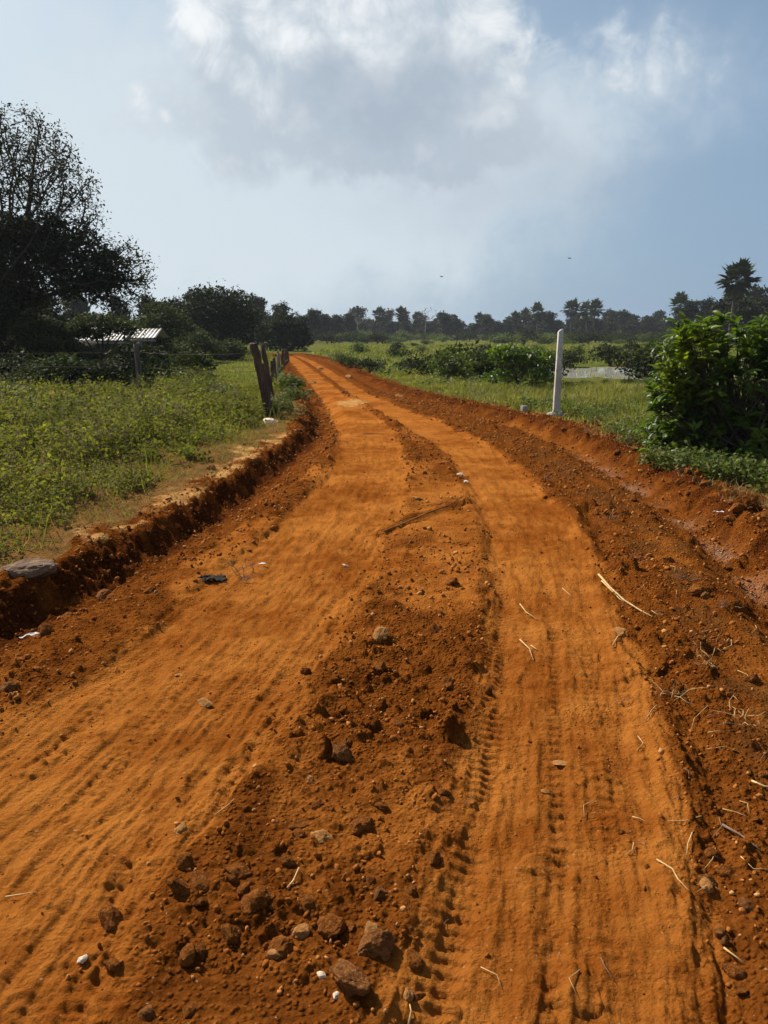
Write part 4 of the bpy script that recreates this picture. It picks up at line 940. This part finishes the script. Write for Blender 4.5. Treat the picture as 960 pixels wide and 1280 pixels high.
def white_post():
    b = gpt(695, 521); top = W(701, 411, b[1]); t = top-b; root = empty('concrete_post', b)
    mb = MB(); V = []
    for f, w in ((-.12, .064), (0, .064), (.5, .055), (.965, .046)):
        c = t*f; e = w*.18
        for dx, dy in ((-w+e, -w), (w-e, -w), (w, -w+e), (w, w-e), (w-e, w), (-w+e, w), (-w, w-e), (-w, -w+e)): V.append(c+np.array([dx, dy, 0]))
    w = .024; c = t*1.0
    for dx, dy in ((-w*.3, -w), (w, -w), (w*1.6, -w*.6), (w*1.6, w*.6), (w, w), (-w*.3, w), (-w*.8, w*.6), (-w*.8, -w*.6)): V.append(c+np.array([dx+.012, dy, (.0 if dx > 0 else -.012)]))
    L = []; S = []
    for i in range(4):
        for j in range(8): q = (j+1) % 8; L += [i*8+j, i*8+q, (i+1)*8+q, (i+1)*8+j]; S.append(4)
    L += list(range(8))[::-1]+list(range(32, 40)); S += [8, 8]
    mb.add(V, L, S, .5); o = link('shaft', mb.mesh('shaft', M['concrete'], False), root); o.rotation_euler = (0, 0, 0)
    mb = MB(); n = 12; V = []
    for zz, rr in ((-.08, .17), (.03, .16), (.055, .12)):
        for j in range(n): a = j*2*math.pi/n; r = rr*(1+.12*rng.normal()); V.append((r*math.cos(a), r*math.sin(a), zz))
    L = []; S = []
    for i in range(2):
        for j in range(n): q = (j+1) % n; L += [i*n+j, i*n+q, (i+1)*n+q, (i+1)*n+j]; S.append(4)
    L += list(range(2*n, 3*n)); S.append(n); mb.add(V, L, S, .5); link('footing', mb.mesh('footing', M['concrete_grey'], False), root)
    tag(root, 'white square concrete post standing in the grass right of the road', 'post')
white_post()

# ------------------------------------------------------------------ stones
def rock_mesh(name, seed, mat, sub=3, rough=.16, cuts=7):
    import bmesh
    bm = bmesh.new(); bmesh.ops.create_icosphere(bm, subdivisions=sub, radius=1); r = np.random.default_rng(seed)
    pl = [(unit(r.normal(size=3)), .55+.35*r.random()) for _ in range(cuts)]; off = r.random(3)*50
    from mathutils import noise as mn
    for v in bm.verts:
        p = np.array(v.co)
        for nrm, d in pl:
            e = p@nrm-d
            if e > 0: p = p-nrm*e*.88
        q = Vector(p*1.5+off); p = p*(1+rough*mn.noise(q)+rough*.5*mn.noise(q*2.7)+rough*.3*mn.noise(q*6)); v.co = p
    for f in bm.faces: f.smooth = sub >= 4
    me = bpy.data.meshes.new(name); bm.to_mesh(me); bm.free(); me.materials.append(mat); return me
RK = {m: [rock_mesh('stone', 100+i*7+len(m), M[m], 3, .2, 6+i % 4) for i in range(6)] for m in ('stone_red', 'stone_brown', 'stone_pale', 'stone_white')}
RKB = {m: [rock_mesh('stone', 300+i*7+len(m), M[m], 5, .2, 9) for i in range(3)] for m in ('stone_red', 'stone_brown', 'stone_pale', 'stone_grey')}
def stone(px, py, wpx, mat, lab, flat=.65, grp=None, big=False, name='stone', rz=None, el_=1.15, sink=.22):
    x, y = G(px, py); z = float(ground_z(x, y)[0]); d = math.hypot(y, EYE); s = wpx/960*d*.5
    me = (RKB if big and mat in RKB else RK)[mat][int(rng.integers(3 if big and mat in RKB else 6))]
    o = link(name, me); o.scale = (s*el_, s*.85, s*flat); o.rotation_euler = (rng.normal()*.2, rng.normal()*.2, rng.random()*6.3 if rz is None else rz); o.location = (x, y, z+s*flat*.16)
    tag(o, lab, 'stone', grp); return o
for a in (
    (470, 1192, 42, 'stone_brown', 'large rounded stone with pale patches near the bottom, in the rubble between the wheel tracks', .75),
    (438, 1238, 46, 'stone_brown', 'broad broken stone below the large rounded stone, with white chips beside it', .6),
    (415, 1160, 36, 'stone_red', 'smooth tilted red slab stone just up left of the large rounded stone', .55),
    (449, 1034, 32, 'stone_red', 'dark block of laterite with a deep shadow in the middle of the lower rubble', .8),
    (428, 945, 30, 'stone_brown', 'tan topped stone standing alone in the rubble between the tracks', .85),
    (475, 838, 19, 'stone_red', 'dark upright clod in the centre of the rubble between the tracks', 1.0),
    (402, 1047, 26, 'stone_pale', 'pale pinkish stone left of the dark block of laterite', .5),
    (372, 1032, 22, 'stone_red', 'red stone left of the pale pinkish stone', .7),
    (252, 1110, 30, 'stone_red', 'long flat red stone at the left side of the rubble', .35),
    (226, 1036, 17, 'stone_pale', 'pale yellowish stone on the left edge of the rubble', .6),
    (325, 1135, 28, 'stone_red', 'angular red stone left of the smooth slab', .7),
    (377, 1170, 20, 'stone_pale', 'small pale crusted stone just left of the smooth slab', .7),
    (348, 1190, 34, 'stone_red', 'dark lumpy stone at the foot of the rubble', .7),
    (388, 978, 12, 'stone_pale', 'small pale stone left of the tan topped stone', .6),
    (140, 1212, 18, 'stone_red', 'red stone at the bottom left beside the tyre prints', .7),
    (103, 1197, 11, 'stone_white', 'small whitish pebble at the bottom left of the rubble', .6),
    (402, 1227, 10, 'stone_white', 'square white chip left of the broad broken stone', .5),
    (420, 1249, 9, 'stone_white', 'white chip at the lower left of the broad broken stone', .5),
    (700, 947, 20, 'stone_pale', 'pale flat stone lying in the right wheel track', .3),
    (682, 984, 10, 'stone_pale', 'small light pebble below the flat stone in the right wheel track', .5),
    (778, 1032, 9, 'stone_red', 'small red pebble with a shadow in the right wheel track', .7),
    (810, 1078, 8, 'stone_red', 'tiny dark pebble at the right side of the right wheel track', .6),
    (510, 1243, 14, 'stone_pale', 'upright orange shard at the bottom between rubble and right track', 1.1),
    (872, 742, 26, 'stone_red', 'red block of laterite among the dry twigs on the right', .8),
    (790, 622, 15, 'stone_red', 'red clod beside the muddy gully on the right', .8),
    (775, 790, 22, 'stone_pale', 'pale flat stone at the right edge of the right track', .35),
    (824, 768, 14, 'stone_brown', 'brown stone near the long straw stalk', .7),
    (940, 848, 20, 'stone_red', 'red stone at the right edge below the block of laterite', .7),
    (910, 688, 16, 'stone_red', 'dark clod at the lip of the right gully', .7),
    (338, 529, 22, 'stone_white', 'whitish stone below the leaning wooden post', .45),
    (400, 461, 9, 'stone_pale', 'pale stone on the left margin of the far road', .7),
    (436, 473, 13, 'stone_pale', 'pale boulder on the right margin of the far road', .6),
    (500, 493, 12, 'stone_pale', 'grey pink stone in the grass edge right of the far road', .5),
    (388, 487, 10, 'stone_pale', 'pale stone at the left road edge past the bushes', .6),
    (391, 478, 9, 'stone_pale', 'pinkish stone at the left road edge farther on', .6),
    (576, 592, 10, 'stone_white', 'white grey pebble where the two wheel tracks join', .5),
    (583, 601, 7, 'stone_white', 'smaller white pebble right below the grey one where the tracks join', .5),
    (522, 622, 16, 'stone_pale', 'flat pale stone between the tracks above the ridge of earth', .3),
    (130, 716, 28, 'stone_brown', 'rounded brown stone lying in the left ditch', .7),
    (83, 748, 20, 'stone_red', 'red stone between the ditch boulder and the left track', .6),
    (190, 706, 18, 'stone_red', 'red stone in the rubble right of the rounded ditch stone', .6),
    (140, 735, 14, 'stone_red', 'small red stone below the rounded ditch stone', .6),
    (12, 862, 20, 'stone_brown', 'brown stone at the left edge where the left track begins', .6),
    (256, 875, 20, 'stone_pale', 'flat dusty stone bedded in the left wheel track', .3),
    (224, 840, 12, 'stone_pale', 'small pale stone in the left wheel track', .35),
    (432, 704, 9, 'stone_white', 'tiny white stone at the inner edge of the left track', .4),
    (605, 700, 10, 'stone_red', 'small clod at the left edge of the right track', .8),
    (562, 861, 15, 'stone_red', 'dark clod alone right of the centre of the rubble', .8),
    (265, 590, 13, 'stone_brown', 'dark clod perched on the sandy lip of the left ditch', .8)):
    stone(*a, big=a[2] > 24)
RK['stone_grey'] = RKB['stone_grey']
o = stone(36, 722, 64, 'stone_grey', 'large flat grey brown boulder half buried in the left ditch bank', .42, None, True, 'boulder', .3); o.scale = (o.scale[0], o.scale[1], o.scale[2]); o.location.z -= .02

def crumbs():
    used_pts = []; cand = []
    x, y = scatter(60000, (-6, 6, .9, 22, 1.7)); z, q = terrain(x, y)
    lo = q['loose']*(.3+.7*patch(x, y, 1.1, 33, -.3, .2))*(np.abs(x) < y*.62+.6)
    k = rng.random(len(x)) < lo; x, y, z = x[k], y[k], z[k]
    # near road surface: some on the tracks as well
    s = .0045+.011*rng.random(len(x))**4+.0006*y; s *= (1+.9*(rng.random(len(x)) < .05))
    kinds = rng.random(len(x)); big = np.argsort(-(s/(np.hypot(y, 1.55))))[:210]
    mask = np.zeros(len(x), bool); mask[big] = True
    for i in big:
        m = 'stone_red' if kinds[i] < .82 else 'stone_brown' if kinds[i] < .94 else 'stone_pale'
        o = link('clod', RK[m][int(rng.integers(6))]); e = s[i]*(1.2+.8*rng.random()); o.scale = (e*1.15, e*.9, e*.7); o.location = (x[i], y[i], z[i]+e*.06); o.rotation_euler = (rng.normal()*.5, rng.normal()*.5, rng.random()*6.3)
        if m == 'stone_red': tag(o, 'small rough clod of red earth lying in the loose rubble of the road', 'clod', 'clods of red earth in the rubble')
        elif m == 'stone_brown': tag(o, 'small dusty brown stone lying in the loose rubble of the road', 'stone', 'dusty brown stones in the rubble')
        else: tag(o, 'small pale buff stone lying in the loose rubble of the road', 'stone', 'pale buff stones in the rubble')
    def bulk(name, idx, mat, lab):
        mb = MB(); me = rock_mesh('t', 999+len(name), None or M[mat], 1, .3, 4) ; tv = np.array([v.co[:] for v in me.vertices]); tf = [tuple(p.vertices) for p in me.polygons]; bpy.data.meshes.remove(me)
        A = rdir(len(idx)); B, N = frames(A); e = s[idx][:, None]; P = np.stack([x[idx], y[idx], z[idx]+s[idx]*.3], 1)
        mb.inst(tv, tf, P, A*e*(1+.4*rng.random((len(idx), 1))), B*e, N*e*(.5+.4*rng.random((len(idx), 1)))); o = link(name, mb.mesh(name, M[mat], False)); tag(o, lab, 'gravel', None, 'stuff')
    rest = np.where(~mask)[0]; print('crumbs', len(rest))
    bulk('red_gravel', rest[kinds[rest] < .90], 'stone_red', 'fine crumbs of red earth strewn over the road rubble')
    bulk('pale_gravel', rest[kinds[rest] >= .90], 'stone_pale', 'fine pale grit strewn over the road rubble')
    x, y = scatter(9000, (-4, 5, .9, 12, 1.5)); z, q = terrain(x, y); k = (q['track'] > .4) & (rng.random(len(x)) < .4); x, y, z = x[k], y[k], z[k]; s = .0025+.005*rng.random(len(x))**3+.0004*y; kinds = rng.random(len(x))
    bulk('track_grit', np.arange(len(x)), 'stone_red', 'scattered small grit on the packed wheel tracks')
crumbs()
# clods heaped along the right berm
GB = 'clods along the bank right of the muddy gully'
for i in range(46):
    t = i/46; x, y = G(700+260*t+rng.normal()*6, 541+150*t**1.15-22+rng.normal()*9); z = float(ground_z(x, y)[0]); e = .028+.04*rng.random()**2
    o = link('clod', RK['stone_red'][i % 6]); o.scale = (e*1.2, e, e*.8); o.location = (x, y, z+e*.3); o.rotation_euler = (rng.normal()*.5, rng.normal()*.5, rng.random()*6.3)
    tag(o, 'clod of red earth heaped on the bank beyond the right gully', 'clod', GB)

def block():
    b = gpt(655, 519); me = rock_mesh('block', 5, M['concrete_grey'], 2, .0, 0)
    for v in me.vertices: v.co = Vector([math.copysign(abs(c)**.25, c) for c in v.co])*.75
    o = link('concrete_block', me); o.scale = (.085, .07, .075); o.rotation_euler = (0, .05, .4); o.location = b+np.array([0, 0, .05]); tag(o, 'small grey concrete block lying at the road edge left of the white post', 'block')
block()

# ------------------------------------------------------------------ straw, sticks, litter
def stalk(pts_px, r, mat, lab, cat='stalk', name='straw_stalk', grp=None, lift=.008, arch=.0):
    P = []
    for i, (px, py) in enumerate(pts_px):
        x, y = G(px, py); z = float(ground_z(x, y)[0]); f = i/(len(pts_px)-1); P.append((x, y, z+lift+arch*4*f*(1-f)))
    P = np.array(P); 
    if len(P) > 3: P[:, 2] = .5*P[:, 2]+.5*(P[0, 2]+(P[-1, 2]-P[0, 2])*np.linspace(0, 1, len(P)))+arch*.3
    mb = MB(); c = P.mean(0); tube(mb, P-c, np.linspace(r, r*.5, len(P)), 5); o = link(name, mb.mesh(name, M[mat]), None, c); tag(o, lab, cat, grp)
stalk([(748, 721), (762, 735), (780, 750), (800, 765), (815, 776)], .0075, 'straw', 'longest bright straw stalk lying at the right edge of the right track')
stalk([(752, 728), (775, 744), (790, 757)], .005, 'straw', 'shorter straw stalk lying against the longest stalk')
stalk([(650, 752), (658, 762), (672, 774)], .004, 'straw', 'curved straw in the upper part of the right track')
stalk([(650, 798), (662, 808), (667, 824)], .004, 'straw', 'bent straw in the middle of the right track')
stalk([(664, 803), (672, 810)], .004, 'straw', 'short straw right of the bent straw')
stalk([(703, 732), (716, 742)], .003, 'straw', 'thin straw above the bent straw, right side')
stalk([(766, 808), (772, 798), (775, 793)], .004, 'straw', 'short upright straw beside the pale flat stone')
stalk([(903, 1032), (925, 1046), (950, 1066)], .005, 'twig', 'brown root lying across the bank at the lower right edge', 'root', 'root')
stalk([(821, 1074), (840, 1088), (847, 1100), (860, 1118)], .003, 'straw', 'thin pale root in the lower part of the right track', 'root', 'root')
stalk([(905, 1182), (930, 1200)], .003, 'straw', 'thin root fragment in the dark furrow at the lower right', 'root', 'root')
stalk([(940, 975), (955, 985), (975, 985)], .005, 'straw', 'pale stalk at the right edge beside the dark furrow')
stalk([(360, 1118), (367, 1105), (374, 1092)], .004, 'straw', 'pale twig standing in the lower rubble', 'twig', 'twig')
stalk([(268, 1014), (285, 1010), (293, 1004)], .0025, 'straw', 'tiny pale twig left of the red stone in the rubble', 'twig', 'twig')
stalk([(510, 1275), (514, 1262), (512, 1255)], .003, 'straw', 'short pale root end at the bottom beside the orange shard', 'root', 'root')
stalk([(5, 1110), (30, 1109), (45, 1111)], .0025, 'straw', 'thin pale grass stalk on the left track', 'stalk')
stalk([(480, 662), (500, 656), (530, 644), (560, 634), (578, 626)], .009, 'stone_brown', 'long dusty branch pressed into the earth between the tracks', 'branch', 'branch', lift=.02)
stalk([(455, 541), (480, 541)], .008, 'twig', 'short dark stick in the far rubble between the tracks', 'stick', 'stick')
for i in range(46):
    t = rng.random(); px = 790+170*rng.random(); py = 690+420*rng.random()
    if rng.random() < .12: px, py = 560+360*rng.random(), 640+600*rng.random()
    L = (6+16*rng.random())*(py-400)/500; a = rng.random()*3.14; b_ = a+rng.normal()*.6
    x, y = G(px, py)
    if y < 1: continue
    p1 = (px+math.cos(a)*L, py+math.sin(a)*L*.6); p2 = (p1[0]+math.cos(b_)*L, p1[1]+math.sin(b_)*L*.6)
    stalk([(px, py), p1, p2], .0012+.0010*rng.random(), 'straw' if rng.random() < .6 else 'twig', 'thin dry bit of straw or root scattered on the right side of the road', 'straw', 'dry_straw', 'dry straw bits scattered on the right side', lift=.006, arch=.006)
def dead_brush(px, py, w, h, n, lab, mat='twig', name='dead_brush', r=.004):
    b = gpt(px, py); mb = MB()
    for i in range(n):
        a = rng.random()*6.28; p = np.array([rng.normal()*w*.15, rng.normal()*w*.15, 0]); d = np.array([math.cos(a)*w*.3, math.sin(a)*w*.3, h*.4]); P = [p]
        for k in range(4): d = d*.75+rng.normal(size=3)*w*.09; P.append(P[-1]+d*.45)
        P = np.array(P); P[:, 2] = np.maximum(P[:, 2], 0); tube(mb, P, np.linspace(r, r*.3, 5), 4)
        for k in (2, 3): tube(mb, np.array([P[k], P[k]+rng.normal(size=3)*w*.10]), [r*.5, r*.2], 3)
    tag(link(name, mb.mesh(name, M[mat]), None, b), lab, 'dead plant')
dead_brush(728, 512, 1.1, .38, 60, 'brown dead brush lying in the grass right of the white post', r=.008)
dead_brush(262, 492, 1.0, .3, 40, 'patch of brown dead weeds at the near edge of the short grass', r=.008)
dead_brush(612, 497, .8, .4, 18, 'broken pale dead branch in the grass left of the bright shrub', 'bark_pale', r=.010)
dead_brush(300, 722, .35, .12, 10, 'small dry sprig in the rubble beyond the black rag', r=.003)
for px, py, lab in ((862, 730, 'thin dead sprig standing left of the red block of laterite'), (905, 760, 'thin dead sprig standing right of the red block of laterite'), (720, 570, 'little dry sprig beside the light strip right of the road'),
                    (680, 600, 'little dry sprig at the outer edge of the right track bend'), (842, 870, 'dry roots beside the dark furrow'), (925, 900, 'tangle of pale dry roots at the right edge'), (880, 830, 'tangle of dry roots right of the furrow'), (800, 700, 'dry sprig near the pale stalk and the gully'), (760, 655, 'dry sprig above the dark furrow')):
    dead_brush(px, py, .22, .10, 9, lab, 'straw' if 'root' in lab else 'twig', 'dry_sprig', .0022)

def litter():
    mb = MB(); x, y = scatter(40000, (-1, 6, .9, 12, 1.1)); z, q = terrain(x, y); k = rng.random(len(x)) < q['duff']*.5*patch(x, y, 1.6, 47, -.3, .2); x, y, z = x[k], y[k], z[k]; n = len(x)
    A = rdir(n, .25); B, N = frames(A); L = (.012+.03*rng.random(n)**2)[:, None]; mb.inst(*BLADE, np.stack([x, y, z+.004], 1), A*L, B*(.0022+.002*rng.random((n, 1))), N*L); print('litter', n)
    tag(link('dry_litter', mb.mesh('dry_litter', M['dry_grass'])), 'fine dry bits of dead grass and roots littering the right verge', 'litter', None, 'stuff')
litter()
def rag():
    b = gpt(258, 724); n = 22; u = np.linspace(-1, 1, n); X, Y = np.meshgrid(u*.12, u*.045); x, y = X.ravel(), Y.ravel()
    z = .012+.035*np.abs(fbm(x*11, y*16, 3, 5))+.01*fbm(x*40, y*40, 2, 6)-.02*(np.abs(x/.15)**4+np.abs(y/.055)**4)*.5; x2 = x+.03*fbm(x*9, y*9, 2, 7); y2 = y*(.7+.5*np.sin(x*14+1))+.03*fbm(x*8, y*8, 2, 8)
    V = np.stack([x2, y2, z], 1); i = np.arange(n-1)[:, None]*n; j = np.arange(n-1)[None]; Q = np.stack([i+j, i+j+1, i+j+n+1, i+j+n], -1).reshape(-1, 4)
    V = np.vstack([V, V-np.array([0, 0, .003])]); Q2 = Q[:, ::-1]+n*n; Q = np.vstack([Q, Q2]); o = link('plastic_rag', mesh_np('plastic_rag', V, Q, np.full(len(Q), 4), M['plastic_black']), None, b); o.rotation_euler = (0, 0, .25)
    tag(o, 'crumpled black plastic rag at the outer edge of the left track', 'rag')
rag()
def scrap(px, py, L, wd, rz, lab):
    b = gpt(px, py); n = 12; u = np.linspace(-1, 1, n); X, Y = np.meshgrid(u*L*.5, u*wd*.5); x, y = X.ravel(), Y.ravel(); z = .01+.012*fbm(x*30+px, y*40, 2, 5)+.012; y = y+.02*np.sin(x*22+px)
    V = np.stack([x, y*(1-.5*np.abs(x)/(L*.5)), z], 1); i = np.arange(n-1)[:, None]*n; j = np.arange(n-1)[None]; Q = np.stack([i+j, i+j+1, i+j+n+1, i+j+n], -1).reshape(-1, 4)
    V = np.vstack([V, V-np.array([0, 0, .002])]); Q = np.vstack([Q, Q[:, ::-1]+n*n]); o = link('paper_scrap', mesh_np('paper_scrap', V, Q, np.full(len(Q), 4), M['plastic_white']), None, b); o.rotation_euler = (.1, 0, rz); tag(o, lab, 'litter')
scrap(40, 783, .14, .015, .75, 'thin crumpled white plastic strip at the left edge of the rubble')
scrap(898, 646, .08, .03, -.5, 'white plastic scrap in the muddy gully on the right')
scrap(328, 705, .05, .03, .3, 'small pale scrap on the rubble above the black rag')

# ------------------------------------------------------------------ sheds
def slab(mb, corners, th=.03):
    c = np.array(corners, float); nrm = unit(np.cross(c[1]-c[0], c[3]-c[0])); V = np.vstack([c, c-nrm*th]); mb.add(V, [0, 1, 2, 3, 7, 6, 5, 4, 0, 4, 5, 1, 1, 5, 6, 2, 2, 6, 7, 3, 3, 7, 4, 0], [4]*6, .5)
def corrugated(mb, p0, p1, up, n=60, amp=.03, th=.006):
    """tin sheet from eave p0-p1 rising along up, with waves"""
    p0, p1, up = map(lambda v: np.array(v, float), (p0, p1, up)); nrm = unit(np.cross(p1-p0, up)); t = np.linspace(0, 1, n)[:, None]
    a = p0+(p1-p0)*t+nrm*(amp*np.sin(t*np.linalg.norm(p1-p0)/.16*2*np.pi)); V = np.vstack([a, a+up, a-nrm*th, a+up-nrm*th]); L = []; S = []
    for i in range(n-1): L += [i, i+1, n+i+1, n+i, 2*n+i+1, 2*n+i, 3*n+i, 3*n+i+1]; S += [4, 4]
    mb.add(V, L, S, .5)
def shed(name, Y, x0px, x1px, eave, ridge, depth, lab, posts, wall=True):
    a, b = W(x0px, eave, Y), W(x1px, eave, Y); r = W(x0px, ridge, Y+depth)[2]; root = empty(name, (a[0], Y, 0)); O = np.array([a[0], Y, 0]); w = b[0]-a[0]; he = a[2]; g = float(ground_z(a[0], Y)[0])
    mb = MB(); corrugated(mb, (-.15, -.25, he), (w+.15, -.25, he), (0, depth*.5+.25, r-he), int(w*40), .022); corrugated(mb, (w+.15, depth+.25, he), (-.15, depth+.25, he), (0, -depth*.5-.25, r-he), int(w*40), .022)
    link('roof', mb.mesh('roof', M['tin'], False), root)
    if wall:
        mb = MB()
        for c in (((0, 0), (w, 0)), ((w, 0), (w, depth)), ((w, depth), (0, depth)), ((0, depth), (0, 0))):
            (xa, ya), (xb, yb) = c; slab(mb, [(xa, ya, g-.1), (xb, yb, g-.1), (xb, yb, he-.04), (xa, ya, he-.04)], .12)
        link('wall', mb.mesh('wall', M['mud_wall'], False), root)
    mb = MB(); slab(mb, [(-.15, -.30, he-.16), (w+.15, -.30, he-.16), (w+.15, -.30, he-.08), (-.15, -.30, he-.08)], .05); link('fascia_board', mb.mesh('fascia_board', M['tin'], False), root)
    for i in range(posts):
        mb = MB(); x = w*i/(posts-1); tube(mb, [(x, -.24, g-.1), (x, -.24, he-.02)], .05, 6); link('roof_post', mb.mesh('roof_post', M['post_wood']), root)
    tag(root, lab, 'shed')
shed('shed', 36.0, 90, 154, 425, 409, 3.0, 'low shed with a long pale tin roof half hidden under the tall tree', 5)
shed('lean_to', 34.0, 170, 192, 422, 411, 1.8, 'little lean-to with a bright tin roof above the lone wooden post', 3, False)

# ------------------------------------------------------------------ the air
def air():
    m, T, out = new_mat('moist_air'); v = T.node('ShaderNodeVolumePrincipled'); v.inputs['Color'].default_value = (.80, .88, 1, 1); v.inputs['Density'].default_value = .00022; v.inputs['Anisotropy'].default_value = .2; T.l.new(v.outputs[0], out.inputs['Volume'])
    mb = MB(); s = 1600; V = [(x, y, z) for z in (-4, 16) for x, y in ((-s, -s), (s, -s), (s, s), (-s, s))]; mb.add(V, [3, 2, 1, 0, 4, 5, 6, 7, 0, 1, 5, 4, 1, 2, 6, 5, 2, 3, 7, 6, 3, 0, 4, 7], [4]*6, .5)
    o = link('haze', mb.mesh('haze', m, False)); tag(o, 'thin moist haze over the fields', None, None, 'stuff')
air()
# ------------------------------------------------------------------ birds
for px, py, d, lab in ((552, 346, 60, 'tiny dark bird flying above the middle of the wood'), (712, 323, 55, 'tiny dark bird gliding above the white post')):
    p = W(px, py, d); mb = MB(); s = .16
    tube(mb, np.array([(-.9, 0, 0), (-.5, 0, .02), (0, 0, .03), (.5, 0, .02), (.9, 0, 0), (1.1, 0, 0)])*s, np.array([.02, .12, .17, .13, .06, .015])*s, 7)
    body = mb.mesh('bird', M['bird']); root = link('bird', body, None, p); root.rotation_euler = (.1, -.1, .5)
    for sg in (-1, 1):
        wb = MB(); V = np.array([(.25, .08*sg, .06), (-.25, .08*sg, .05), (-.20, .8*sg, .40), (.15, .7*sg, .42), (-.35, 1.7*sg, .28), (-.25, 1.3*sg, .40)])*s
        V = np.vstack([V, V-np.array([0, 0, .01*s])]); wb.add(V, [0, 3, 2, 1, 2, 3, 5, 4, 6, 7, 8, 9, 8, 10, 11, 9], [4]*4, .5); link('wing', wb.mesh('wing', M['bird'], False), root)
    tag(root, lab, 'bird')
